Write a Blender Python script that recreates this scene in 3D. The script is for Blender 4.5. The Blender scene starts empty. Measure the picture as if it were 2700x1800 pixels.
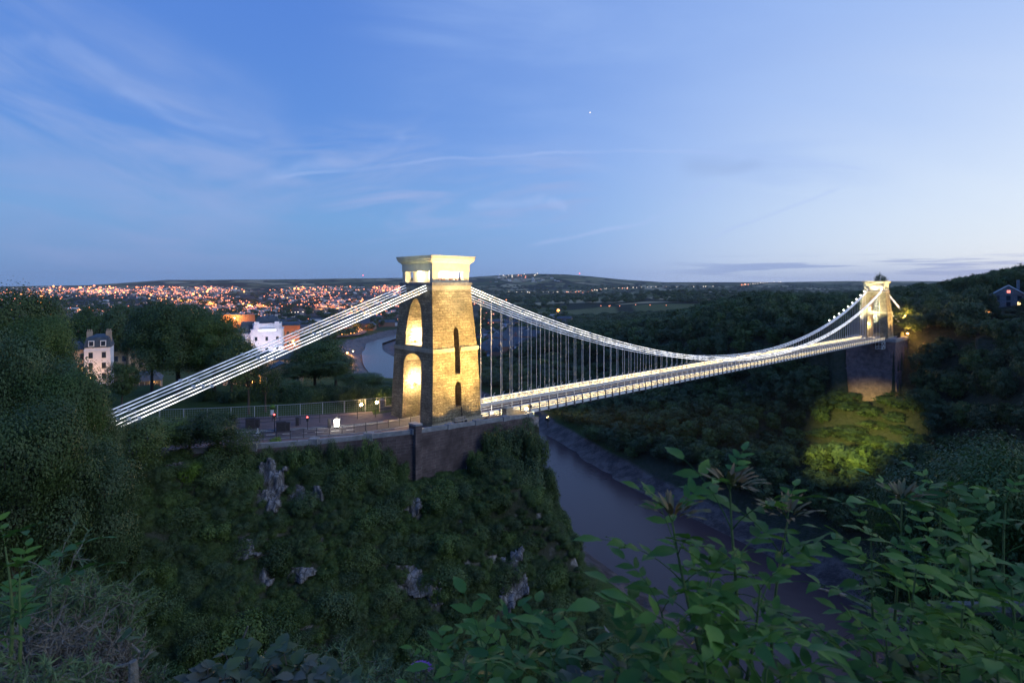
import bpy, bmesh, math, random
import numpy as np
from mathutils import Vector, Matrix
random.seed(7)
rng = np.random.default_rng(7)
SC = bpy.context.scene
COL = SC.collection
PI = math.pi
# ------------------------------------------------------------------ camera
F, HX, HY, CH = 1500.0, 1350.0, 752.0, 21.55
cam_d = bpy.data.cameras.new('camera')
cam = bpy.data.objects.new('camera', cam_d); COL.objects.link(cam)
cam.location = (0, 0, CH); cam.rotation_euler = (PI/2, 0, 0)
cam_d.sensor_width = 36; cam_d.lens = 36*F/2700
cam_d.shift_y = -(900-HY)/2700
cam_d.dof.use_dof = True; cam_d.dof.focus_distance = 110; cam_d.dof.aperture_fstop = 5.0
cam_d.clip_start = 0.1; cam_d.clip_end = 40000
SC.camera = cam
SC.view_settings.view_transform = 'Standard'; SC.view_settings.look = 'None'
SC.view_settings.exposure = 0.0; SC.view_settings.gamma = 1
SC.cycles.max_bounces = 4; SC.cycles.diffuse_bounces = 2; SC.cycles.glossy_bounces = 2
SC.cycles.transmission_bounces = 2; SC.cycles.transparent_max_bounces = 4; SC.cycles.volume_bounces = 0
SC.cycles.sample_clamp_indirect = 3.0
SC.cycles.use_denoising = True

def at(px, py, Y):
    return Vector(((px-HX)/F*Y, Y, CH-(py-HY)/F*Y))

# ------------------------------------------------------------------ node helpers
def nmat(name):
    m = bpy.data.materials.new(name); m.use_nodes = True
    return m, m.node_tree.nodes, m.node_tree.links, m.node_tree.nodes['Principled BSDF']
def N(nt, typ, **kw):
    n = nt.nodes.new(typ)
    ins = kw.pop('ins', {})
    for k, v in kw.items(): setattr(n, k, v)
    for k, v in ins.items():
        s = n.inputs[k]
        if isinstance(v, bpy.types.NodeSocket): nt.links.new(v, s)
        else: s.default_value = v
    return n
def Mt(nt, op, a, b=None, c=None, clamp=False):
    n = nt.nodes.new('ShaderNodeMath'); n.operation = op; n.use_clamp = clamp
    for i, v in enumerate((a, b, c)):
        if v is None: continue
        if isinstance(v, bpy.types.NodeSocket): nt.links.new(v, n.inputs[i])
        else: n.inputs[i].default_value = v
    return n.outputs[0]
def Vm(nt, op, a, b=None):
    n = nt.nodes.new('ShaderNodeVectorMath'); n.operation = op
    for i, v in enumerate((a, b)):
        if v is None: continue
        if isinstance(v, bpy.types.NodeSocket): nt.links.new(v, n.inputs[i])
        else: n.inputs[i].default_value = v
    return n.outputs['Value'] if op in ('DOT_PRODUCT', 'LENGTH') else n.outputs[0]
def smooth(nt, v, a, b, lo=0.0, hi=1.0):
    n = nt.nodes.new('ShaderNodeMapRange'); n.interpolation_type = 'SMOOTHSTEP'
    nt.links.new(v, n.inputs[0])
    n.inputs[1].default_value = a; n.inputs[2].default_value = b; n.inputs[3].default_value = lo; n.inputs[4].default_value = hi
    return n.outputs[0]
def mix(nt, f, a, b, bt='MIX'):
    n = nt.nodes.new('ShaderNodeMix'); n.data_type = 'RGBA'; n.blend_type = bt
    for s, v in ((n.inputs[0], f), (n.inputs[6], a), (n.inputs[7], b)):
        if isinstance(v, bpy.types.NodeSocket): nt.links.new(v, s)
        elif isinstance(v, (tuple, list)): s.default_value = (*v, 1) if len(v) == 3 else v
        else: s.default_value = v
    return n.outputs[2]

# ------------------------------------------------------------------ sky
SUN_AZ = math.radians(66)      # to the right of the view, just set
SUN_EL = math.radians(1.5)
w = bpy.data.worlds.new('World'); SC.world = w; w.use_nodes = True
nt = w.node_tree; bg = nt.nodes['Background']
sky = N(nt, 'ShaderNodeTexSky', sky_type='NISHITA', sun_disc=False)
sky.sun_elevation = SUN_EL; sky.sun_rotation = SUN_AZ; sky.altitude = 100; sky.air_density = 1.0; sky.dust_density = 0.6; sky.ozone_density = 3.0
tc = N(nt, 'ShaderNodeTexCoord')
d = Vm(nt, 'NORMALIZE', tc.outputs['Generated'])
sx = N(nt, 'ShaderNodeSeparateXYZ', ins={0: d})
dx, dy, dz = sx.outputs
sund = (math.sin(SUN_AZ), math.cos(SUN_AZ), 0.0)
e = dz
ramp = N(nt, 'ShaderNodeValToRGB', ins={0: smooth(nt, e, 0.0, 0.5)})
ramp.color_ramp.elements[0].color = (0.155, 0.31, 0.62, 1)
ramp.color_ramp.elements[1].color = (0.088, 0.22, 0.66, 1)
el = ramp.color_ramp.elements.new(0.12); el.color = (0.160, 0.35, 0.69, 1)
el = ramp.color_ramp.elements.new(0.45); el.color = (0.115, 0.275, 0.70, 1)
dot = Vm(nt, 'DOT_PRODUCT', d, sund)
f1 = smooth(nt, dot, 0.0, 1.05)
f2 = Mt(nt, 'MULTIPLY', smooth(nt, dot, 0.45, 1.08), smooth(nt, e, 0.55, 0.0))
c1 = mix(nt, Mt(nt, 'MULTIPLY', f1, 0.95), ramp.outputs[0], (0.34, 0.50, 0.88))
c2 = mix(nt, Mt(nt, 'MULTIPLY', f2, 1.0), c1, (0.80, 0.87, 0.93))
# cirrus on a cloud layer
inv = Mt(nt, 'DIVIDE', 1.0, Mt(nt, 'ADD', Mt(nt, 'MAXIMUM', e, 0.0), 0.12))
uv = N(nt, 'ShaderNodeVectorMath', operation='SCALE'); nt.links.new(d, uv.inputs[0]); nt.links.new(inv, uv.inputs['Scale'])
def cloudlayer(rot, sc, nscale, lo, hi, seed, rough=0.6, dist=0.5):
    mp = N(nt, 'ShaderNodeMapping', ins={0: uv.outputs[0]})
    mp.inputs['Rotation'].default_value = (0, 0, math.radians(rot)); mp.inputs['Scale'].default_value = sc; mp.inputs['Location'].default_value = (seed, seed*1.7, 0)
    n = N(nt, 'ShaderNodeTexNoise', ins={0: mp.outputs[0]}); n.inputs['Scale'].default_value = nscale; n.inputs['Detail'].default_value = 7
    n.inputs['Roughness'].default_value = rough; n.inputs['Distortion'].default_value = dist
    return smooth(nt, n.outputs[0], lo, hi)
L1 = cloudlayer(38, (0.35, 1.3, 0), 1.1, 0.40, 0.64, 3.3, 0.54, 0.9)
L2 = cloudlayer(12, (0.35, 2.4, 0), 0.9, 0.44, 0.66, 11.2, 0.56, 0.9)
def pdir_(px, py): return Vector(((px-HX)/F, 1, -(py-HY)/F)).normalized()
def veil(A, B_, wd, amt, freq, stretch, lo, hi, c, seed, colr=(0.30, 0.41, 0.74)):
    A = pdir_(*A); B_ = pdir_(*B_); n = A.cross(B_).normalized(); mid = (A+B_).normalized(); tg = n.cross(mid).normalized(); half = math.acos(A.dot(mid))
    a_ = Vm(nt, 'DOT_PRODUCT', d, tuple(tg)); b_ = Vm(nt, 'DOT_PRODUCT', d, tuple(n))
    cv = N(nt, 'ShaderNodeCombineXYZ', ins={0: Mt(nt, 'MULTIPLY', a_, freq), 1: Mt(nt, 'MULTIPLY', b_, freq*stretch), 2: seed})
    z = N(nt, 'ShaderNodeTexNoise', ins={0: cv.outputs[0]}); z.inputs['Scale'].default_value = 1.0; z.inputs['Detail'].default_value = 8; z.inputs['Roughness'].default_value = 0.56; z.inputs['Distortion'].default_value = 0.8
    z2 = N(nt, 'ShaderNodeTexNoise', ins={0: d}); z2.inputs['Scale'].default_value = 3.5; z2.inputs['Detail'].default_value = 3
    bb_ = Mt(nt, 'ADD', b_, Mt(nt, 'MULTIPLY', Mt(nt, 'SUBTRACT', z2.outputs[0], 0.5), wd*1.4))
    m1 = smooth(nt, Mt(nt, 'ABSOLUTE', bb_), wd, 0.0); m2 = smooth(nt, Vm(nt, 'DOT_PRODUCT', d, tuple(mid)), math.cos(half*1.25), math.cos(half*0.6))
    k_ = Mt(nt, 'MULTIPLY', Mt(nt, 'MULTIPLY', m1, m2), Mt(nt, 'MULTIPLY', smooth(nt, z.outputs[0], lo, hi), amt))
    return mix(nt, k_, c, colr)
c3 = veil((-200, 120), (720, 500), 0.20, 0.85, 3.0, 4.5, 0.30, 0.72, c2, 1.3)
c3 = veil((560, 490), (1150, 380), 0.09, 0.75, 4.5, 5.0, 0.36, 0.70, c3, 4.1)
c3 = veil((880, 560), (1560, 480), 0.11, 0.95, 4.0, 6.0, 0.40, 0.68, c3, 7.7)
c3 = veil((-100, 520), (800, 640), 0.13, 0.45, 3.0, 6.0, 0.34, 0.70, c3, 9.2, (0.29, 0.37, 0.68))
c3 = veil((1300, 420), (2300, 470), 0.08, 0.40, 3.0, 7.0, 0.42, 0.68, c3, 12.2, (0.33, 0.47, 0.82))
c3 = veil((1000, 60), (2700, 200), 0.30, 0.35, 2.0, 5.0, 0.36, 0.72, c3, 15.0, (0.36, 0.52, 0.88))
c3 = veil((1800, 450), (2020, 455), 0.03, 0.28, 7.0, 3.0, 0.40, 0.60, c3, 18.0, (0.24, 0.34, 0.62))
def pdir(px, py): return Vector(((px-HX)/F, 1, -(py-HY)/F)).normalized()
def trail(pts, wdt, amt, c):
    out = c
    for (a, b) in zip(pts, pts[1:]):
        A, B = pdir(*a), pdir(*b); n = A.cross(B).normalized(); mid = (A+B).normalized(); half = math.acos(max(-1, min(1, A.dot(mid))))
        dd = Mt(nt, 'ABSOLUTE', Mt(nt, 'ADD', Vm(nt, 'DOT_PRODUCT', d, tuple(n)), Mt(nt, 'MULTIPLY', Mt(nt, 'SUBTRACT', wob, 0.5), wdt*3.5)))
        line = smooth(nt, dd, wdt, 0.0)
        along = smooth(nt, Vm(nt, 'DOT_PRODUCT', d, tuple(mid)), math.cos(half*1.18), math.cos(half*0.75))
        out = mix(nt, Mt(nt, 'MULTIPLY', Mt(nt, 'MULTIPLY', line, along), Mt(nt, 'MULTIPLY', amt, smooth(nt, wob, 0.2, 0.65))), out, (0.40, 0.52, 0.86))
    return out
wn = N(nt, 'ShaderNodeTexNoise', ins={0: d}); wn.inputs['Scale'].default_value = 9; wn.inputs['Detail'].default_value = 5
wob = wn.outputs[0]
c3 = trail([(1400, 645), (1690, 592), (1810, 530), (1900, 487)], 0.006, 0.55, c3)
c3 = trail([(1840, 640), (2020, 570), (2215, 495)], 0.005, 0.45, c3)
c3 = trail([(730, 468), (1180, 420), (1640, 396), (2000, 412), (2270, 446)], 0.005, 0.40, c3)
c3 = trail([(300, 250), (520, 335), (690, 358)], 0.012, 0.20, c3)
c3 = trail([(0, 125), (120, 118), (300, 205)], 0.018, 0.13, c3)
c3 = trail([(700, 470), (960, 415), (1065, 350)], 0.016, 0.28, c3)
c3 = trail([(1240, 545), (1440, 535), (1495, 552)], 0.012, 0.40, c3)
# low grey-blue stratus bars near the horizon on the right
barn = cloudlayer(0, (1.1, 1.1, 0), 1.6, 0.47, 0.56, 5.0, 0.6, 0.3)
mpb = N(nt, 'ShaderNodeMapping', ins={0: d}); mpb.inputs['Scale'].default_value = (1.6, 1.6, 30)
nb = N(nt, 'ShaderNodeTexNoise', ins={0: mpb.outputs[0]}); nb.inputs['Scale'].default_value = 3.2; nb.inputs['Detail'].default_value = 6
bar = Mt(nt, 'MULTIPLY', smooth(nt, nb.outputs[0], 0.47, 0.56), Mt(nt, 'MULTIPLY', smooth(nt, e, 0.006, 0.02), smooth(nt, e, 0.052, 0.030)))
bar = Mt(nt, 'MULTIPLY', bar, smooth(nt, dot, 0.60, 0.74))
c4 = mix(nt, Mt(nt, 'MULTIPLY', bar, 0.75), c3, (0.20, 0.32, 0.66))
hz = Mt(nt, 'MULTIPLY', smooth(nt, e, 0.045, 0.0), smooth(nt, dot, 0.55, 0.85))
c4 = mix(nt, Mt(nt, 'MULTIPLY', hz, 0.8), c4, (0.30, 0.45, 0.76))
addsky = N(nt, 'ShaderNodeVectorMath', operation='SCALE'); nt.links.new(sky.outputs[0], addsky.inputs[0]); addsky.inputs['Scale'].default_value = 0.05
c5 = mix(nt, 1.0, c4, addsky.outputs[0], 'ADD')
below = smooth(nt, e, 0.0, -0.05)
c6 = mix(nt, below, c5, (0.02, 0.03, 0.05))
nt.links.new(c6, bg.inputs[0]); bg.inputs[1].default_value = 1.0
sun_d = bpy.data.lights.new('sun', 'SUN'); sun_d.energy = 0.75; sun_d.angle = math.radians(25); sun_d.color = (0.94, 1.0, 0.97)
sun = bpy.data.objects.new('sun', sun_d); COL.objects.link(sun)
SV = Vector((math.sin(SUN_AZ)*math.cos(math.radians(18)), math.cos(math.radians(18))*math.cos(SUN_AZ)-0.9, math.sin(math.radians(30)))).normalized()
sun.rotation_euler = SV.to_track_quat('Z', 'Y').to_euler()

# ------------------------------------------------------------------ materials
def noise_mat(name, c1, c2, scale=2.0, rough=0.9, bump=0.0, bscale=None, spec=0.3, obj=True, detail=5):
    m, n, l, p = nmat(name); t = m.node_tree
    co = N(t, 'ShaderNodeTexCoord')
    nz = N(t, 'ShaderNodeTexNoise', ins={0: co.outputs['Object']}); nz.inputs['Scale'].default_value = scale; nz.inputs['Detail'].default_value = detail
    col = mix(t, smooth(t, nz.outputs[0], 0.3, 0.7), c1, c2)
    l.new(col, p.inputs['Base Color']); p.inputs['Roughness'].default_value = rough; p.inputs['Specular IOR Level'].default_value = spec
    if bump:
        nb = N(t, 'ShaderNodeTexNoise', ins={0: co.outputs['Object']}); nb.inputs['Scale'].default_value = bscale or scale*3; nb.inputs['Detail'].default_value = 6
        b = N(t, 'ShaderNodeBump', ins={'Height': nb.outputs[0], 'Strength': bump, 'Distance': 0.1}); l.new(b.outputs[0], p.inputs['Normal'])
    return m
def brick_mat(name, c1, c2, mortar, bw, bh, bump=0.6, vary=1.5, rough=0.9, dist=0.06):
    m, n, l, p = nmat(name); t = m.node_tree
    g = N(t, 'ShaderNodeTexCoord'); geo = N(t, 'ShaderNodeNewGeometry')
    s = N(t, 'ShaderNodeSeparateXYZ', ins={0: g.outputs['Object']})
    ns = N(t, 'ShaderNodeVectorTransform', ins={0: geo.outputs['Normal']}); ns.vector_type = 'NORMAL'; ns.convert_from = 'WORLD'; ns.convert_to = 'OBJECT'
    nn = N(t, 'ShaderNodeSeparateXYZ', ins={0: ns.outputs[0]})
    isx = Mt(t, 'GREATER_THAN', Mt(t, 'ABSOLUTE', nn.outputs[0]), 0.7)
    hcoord = Mt(t, 'ADD', Mt(t, 'MULTIPLY', isx, s.outputs[1]), Mt(t, 'MULTIPLY', Mt(t, 'SUBTRACT', 1.0, isx), s.outputs[0]))
    wn = N(t, 'ShaderNodeTexNoise', ins={0: g.outputs['Object']}); wn.inputs['Scale'].default_value = 1.2; wn.inputs['Detail'].default_value = 3
    zz = Mt(t, 'ADD', s.outputs[2], Mt(t, 'MULTIPLY', wn.outputs[0], 0.12))
    cv = N(t, 'ShaderNodeCombineXYZ', ins={0: hcoord, 1: zz})
    b = N(t, 'ShaderNodeTexBrick', ins={0: cv.outputs[0]})
    b.inputs['Scale'].default_value = 1; b.inputs['Brick Width'].default_value = bw; b.inputs['Row Height'].default_value = bh
    b.inputs['Mortar Size'].default_value = bh*0.07; b.inputs['Mortar Smooth'].default_value = 0.6
    b.inputs['Color1'].default_value = (*c1, 1); b.inputs['Color2'].default_value = (*c2, 1); b.inputs['Mortar'].default_value = (*mortar, 1)
    n2 = N(t, 'ShaderNodeTexNoise', ins={0: g.outputs['Object']}); n2.inputs['Scale'].default_value = 0.5; n2.inputs['Detail'].default_value = 6
    col = mix(t, smooth(t, n2.outputs[0], 0.3, 0.75), b.outputs[0], tuple(x*0.62 for x in c2))
    n3 = N(t, 'ShaderNodeTexNoise', ins={0: g.outputs['Object']}); n3.inputs['Scale'].default_value = vary; n3.inputs['Detail'].default_value = 8
    n3.inputs['Roughness'].default_value = 0.75
    l.new(mix(t, 0.5, col, mix(t, smooth(t, n3.outputs[0], 0.35, 0.65), (0.55, 0.55, 0.55), (1, 1, 1)), 'MULTIPLY'), p.inputs['Base Color'])
    p.inputs['Roughness'].default_value = rough; p.inputs['Specular IOR Level'].default_value = 0.2
    hh = Mt(t, 'ADD', Mt(t, 'MULTIPLY', Mt(t, 'SUBTRACT', 1.0, b.outputs['Fac']), 0.5), Mt(t, 'MULTIPLY', n3.outputs[0], 1.6))
    bp = N(t, 'ShaderNodeBump', ins={'Height': hh, 'Strength': bump, 'Distance': dist}); l.new(bp.outputs[0], p.inputs['Normal'])
    return m
def emis(name, col, s, sampled=True, base=(0.8, 0.8, 0.8)):
    m, n, l, p = nmat(name)
    p.inputs['Base Color'].default_value = (*base, 1); p.inputs['Emission Color'].default_value = (*col, 1); p.inputs['Emission Strength'].default_value = s
    if not sampled: m.cycles.emission_sampling = 'NONE'
    return m
def leaf_mat(name, c1, c2, c3, gloss=0.35, trans=0.25, veins=False):
    m, n, l, p = nmat(name); t = m.node_tree
    geo = N(t, 'ShaderNodeNewGeometry'); oi = N(t, 'ShaderNodeObjectInfo')
    r = geo.outputs['Random Per Island']
    nz = N(t, 'ShaderNodeTexNoise', ins={0: geo.outputs['Position']}); nz.inputs['Scale'].default_value = 0.35 if not veins else 3.0; nz.inputs['Detail'].default_value = 3
    col = mix(t, r, c1, c2)
    col = mix(t, smooth(t, nz.outputs[0], 0.42, 0.68), col, c3)
    col = mix(t, 1.0, col, mix(t, oi.outputs['Random'], (0.62, 0.70, 0.66), (1.28, 1.22, 1.15)), 'MULTIPLY')
    l.new(col, p.inputs['Base Color']); p.inputs['Roughness'].default_value = 0.55; p.inputs['Specular IOR Level'].default_value = gloss
    tr = N(t, 'ShaderNodeBsdfTranslucent', ins={0: col}); ms = N(t, 'ShaderNodeMixShader', ins={0: trans, 1: p.outputs[0], 2: tr.outputs[0]})
    l.new(ms.outputs[0], n['Material Output'].inputs['Surface'])
    return m
M = {}
M['tower'] = brick_mat('tower_stone', (0.48, 0.42, 0.29), (0.31, 0.27, 0.19), (0.12, 0.10, 0.075), 1.1, 0.42, 1.0, 2.6, dist=0.22)
def rubble(m):
    t = m.node_tree; p = t.nodes['Principled BSDF']; src = p.inputs['Base Color'].links[0].from_socket
    g = N(t, 'ShaderNodeTexCoord'); mp = N(t, 'ShaderNodeMapping', ins={0: g.outputs['Object']}); mp.inputs['Scale'].default_value = (1.0, 1.0, 3.0)
    z = N(t, 'ShaderNodeTexNoise', ins={0: mp.outputs[0]}); z.inputs['Scale'].default_value = 2.2; z.inputs['Detail'].default_value = 5; z.inputs['Roughness'].default_value = 0.7; z.inputs['Distortion'].default_value = 0.8
    t.links.new(mix(t, 1.0, src, mix(t, smooth(t, z.outputs[0], 0.40, 0.58), (0.66, 0.63, 0.60), (1.15, 1.12, 1.05)), 'MULTIPLY'), p.inputs['Base Color'])
rubble(M['tower'])
M['ashlar'] = brick_mat('ashlar', (0.52, 0.46, 0.34), (0.46, 0.40, 0.30), (0.28, 0.25, 0.2), 1.6, 0.55, 0.25, 3.0, dist=0.03)
M['greyband'] = noise_mat('weathered_band', (0.20, 0.19, 0.19), (0.12, 0.11, 0.12), 1.5, bump=0.2)
M['attic'] = noise_mat('attic_stone', (0.62, 0.56, 0.42), (0.52, 0.46, 0.34), 1.2, bump=0.15)
M['wallstone'] = brick_mat('retaining_brick', (0.16, 0.12, 0.12), (0.11, 0.085, 0.09), (0.20, 0.18, 0.18), 1.1, 0.42, 0.5, 1.3)
M['farpier'] = brick_mat('far_pier_brick', (0.34, 0.21, 0.19), (0.25, 0.17, 0.17), (0.28, 0.23, 0.22), 1.6, 0.6, 0.5, 0.9)
def add_streaks(m):
    t = m.node_tree; p = t.nodes['Principled BSDF']; src = p.inputs['Base Color'].links[0].from_socket
    g = N(t, 'ShaderNodeTexCoord'); mp = N(t, 'ShaderNodeMapping', ins={0: g.outputs['Object']}); mp.inputs['Scale'].default_value = (1.6, 1.6, 0.10)
    z = N(t, 'ShaderNodeTexNoise', ins={0: mp.outputs[0]}); z.inputs['Scale'].default_value = 1.3; z.inputs['Detail'].default_value = 5
    t.links.new(mix(t, Mt(t, 'MULTIPLY', smooth(t, z.outputs[0], 0.64, 0.74), 0.35), src, (0.36, 0.33, 0.34)), p.inputs['Base Color'])
add_streaks(M['farpier']); add_streaks(M['wallstone'])
M['coping'] = noise_mat('coping_stone', (0.26, 0.27, 0.29), (0.17, 0.18, 0.20), 1.2, bump=0.3)
M['white'] = noise_mat('white_painted_iron', (0.74, 0.75, 0.76), (0.62, 0.64, 0.66), 0.6, 0.5)
M['iron'] = noise_mat('dark_iron', (0.04, 0.04, 0.045), (0.025, 0.025, 0.03), 3, 0.6)
M['steelpost'] = noise_mat('galvanised_post', (0.42, 0.44, 0.46), (0.32, 0.34, 0.36), 4, 0.5)
M['asphalt'] = noise_mat('asphalt', (0.075, 0.068, 0.078), (0.055, 0.05, 0.06), 1.2, 0.85, 0.3, 20)
M['paving'] = noise_mat('paving', (0.15, 0.11, 0.11), (0.11, 0.08, 0.085), 0.8, 0.85, 0.2, 15)
M['deck'] = noise_mat('deck_surface', (0.15, 0.10, 0.07), (0.11, 0.075, 0.055), 0.8, 0.85)
M['paint'] = noise_mat('road_paint', (0.7, 0.7, 0.68), (0.55, 0.55, 0.53), 3, 0.7)
M['stucco'] = noise_mat('white_stucco', (0.78, 0.76, 0.80), (0.68, 0.67, 0.72), 0.7, 0.8)
M['buffstone'] = noise_mat('buff_stone', (0.45, 0.33, 0.24), (0.36, 0.26, 0.19), 0.6, 0.9)
M['redbrick'] = noise_mat('red_brick', (0.30, 0.13, 0.09), (0.22, 0.10, 0.07), 0.5, 0.9)
M['slate'] = noise_mat('slate_roof', (0.06, 0.085, 0.11), (0.04, 0.055, 0.075), 1.0, 0.6)
M['glass'] = noise_mat('window_glass', (0.03, 0.04, 0.06), (0.02, 0.03, 0.05), 1, 0.15, spec=0.7)
M['bark'] = noise_mat('bark', (0.10, 0.08, 0.065), (0.05, 0.04, 0.035), 4, 0.95, 0.6, 12)
M['twig'] = noise_mat('grey_twig', (0.22, 0.20, 0.17), (0.12, 0.11, 0.095), 8, 0.9, 0.5, 40)
M['rock'] = None
M['wood'] = noise_mat('bench_wood', (0.45, 0.38, 0.32), (0.32, 0.27, 0.22), 3, 0.7)
M['boxdark'] = noise_mat('dark_cabinet', (0.05, 0.045, 0.06), (0.035, 0.03, 0.045), 2, 0.6)
M['leafA'] = leaf_mat('leaf_dark', (0.062, 0.105, 0.036), (0.085, 0.135, 0.040), (0.050, 0.085, 0.036))
M['leafB'] = leaf_mat('leaf_mid', (0.078, 0.135, 0.038), (0.10, 0.165, 0.042), (0.062, 0.115, 0.038))
M['leafC'] = leaf_mat('leaf_teal', (0.055, 0.100, 0.045), (0.080, 0.125, 0.055), (0.065, 0.115, 0.048))
M['leafL'] = leaf_mat('leaf_light', (0.12, 0.22, 0.03), (0.16, 0.27, 0.035), (0.10, 0.19, 0.03))
M['leafD'] = leaf_mat('leaf_olive', (0.078, 0.135, 0.045), (0.10, 0.16, 0.055), (0.07, 0.11, 0.045))
M['elder'] = leaf_mat('elder_leaf', (0.070, 0.165, 0.026), (0.11, 0.215, 0.030), (0.055, 0.145, 0.036), 0.28, 0.35, True)
M['gorse'] = leaf_mat('gorse_needle', (0.10, 0.16, 0.08), (0.14, 0.21, 0.10), (0.08, 0.13, 0.07), 0.2, 0.1, True)
M['bramble'] = leaf_mat('bramble_leaf', (0.045, 0.085, 0.025), (0.08, 0.12, 0.035), (0.10, 0.095, 0.07), 0.45, 0.2, True)
M['grass'] = leaf_mat('grass_blade', (0.05, 0.09, 0.03), (0.08, 0.13, 0.04), (0.06, 0.10, 0.03))
M['petal'] = noise_mat('purple_petal', (0.42, 0.16, 0.50), (0.30, 0.10, 0.38), 20, 0.6)
M['led'] = emis('led_white', (1.0, 0.97, 0.92), 2.3)
M['led_dim'] = emis('led_cool', (0.66, 0.76, 1.0), 0.75)
M['led_warm'] = emis('led_warm', (1.0, 0.72, 0.28), 7.5)
def vary(m, s_, lo, hi, k):
    t = m.node_tree; p = t.nodes['Principled BSDF']; g = N(t, 'ShaderNodeNewGeometry'); z = N(t, 'ShaderNodeTexNoise', ins={0: g.outputs['Position']}); z.inputs['Scale'].default_value = s_; z.inputs['Detail'].default_value = 3
    t.links.new(smooth(t, z.outputs[0], 0.36, 0.64, lo*k, hi*k), p.inputs['Emission Strength'])
vary(M['led'], 0.7, 0.45, 1.5, 2.3); vary(M['led_dim'], 0.7, 0.5, 1.5, 0.75); vary(M['led_warm'], 1.3, 0.35, 1.7, 5.0)
M['bulb'] = emis('lamp_bulb', (1.0, 0.72, 0.34), 40.0)
M['lantern'] = emis('lantern_white', (1.0, 0.93, 0.78), 12.0)
M['redlamp'] = emis('red_signal', (1.0, 0.06, 0.04), 8.0, False)
M['sodium'] = emis('sodium_lamp', (1.0, 0.21, 0.0), 2.7, False)
M['amber'] = emis('amber_lamp', (1.0, 0.36, 0.04), 5.0, False)
M['coolw'] = emis('white_lamp', (1.0, 0.78, 0.52), 2.0, False)
M['litwin'] = emis('lit_window', (1.0, 0.66, 0.25), 2.2, False)
M['litred'] = emis('lit_red_window', (1.0, 0.22, 0.10), 1.6, False)

# ------------------------------------------------------------------ numpy noise and the lie of the land
_perm = np.random.default_rng(3).random((256, 256))
def vnoise(x, y):
    xi = np.floor(x).astype(int); yi = np.floor(y).astype(int); fx = x-xi; fy = y-yi
    fx = fx*fx*(3-2*fx); fy = fy*fy*(3-2*fy)
    a = _perm[xi % 256, yi % 256]; b = _perm[(xi+1) % 256, yi % 256]; c = _perm[xi % 256, (yi+1) % 256]; dd = _perm[(xi+1) % 256, (yi+1) % 256]
    return (a*(1-fx)+b*fx)*(1-fy)+(c*(1-fx)+dd*fx)*fy-0.5
def fbm(x, y, s, oct=4):
    r = 0; amp = 1; f = 1/s
    for i in range(oct):
        r = r+amp*vnoise(x*f+17.3*i, y*f+9.1*i); amp *= 0.5; f *= 2.03
    return r
CL = np.array([(100, -120), (98, 0), (93, 60), (88, 120), (72, 180), (41, 240), (11, 300), (-20, 400), (-85, 520), (-150, 680), (-200, 820), (-230, 950), (-215, 1150), (-120, 1400)], float)
def river(x, y):
    best = np.full(x.shape, 1e9); side = np.zeros(x.shape)
    for a, b in zip(CL[:-1], CL[1:]):
        e = b-a; L2 = (e**2).sum(); t = np.clip(((x-a[0])*e[0]+(y-a[1])*e[1])/L2, 0, 1)
        qx = x-(a[0]+t*e[0]); qy = y-(a[1]+t*e[1]); dd = np.hypot(qx, qy)
        cr = -(e[0]*qy-e[1]*qx)
        m = dd < best; best = np.where(m, dd, best); side = np.where(m, np.sign(cr), side)
    return best, side
SKYX = np.array([-1500, 0, 230, 440, 560, 800, 1050, 1240, 1330, 1400, 1490, 1560, 1640, 1750, 1900, 2060, 2240, 2700, 4000], float)
SKYY = np.array([757, 755, 752, 738, 738, 736, 733, 731, 725, 722, 724, 729, 737, 744, 744, 744, 741, 742, 742], float)
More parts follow.
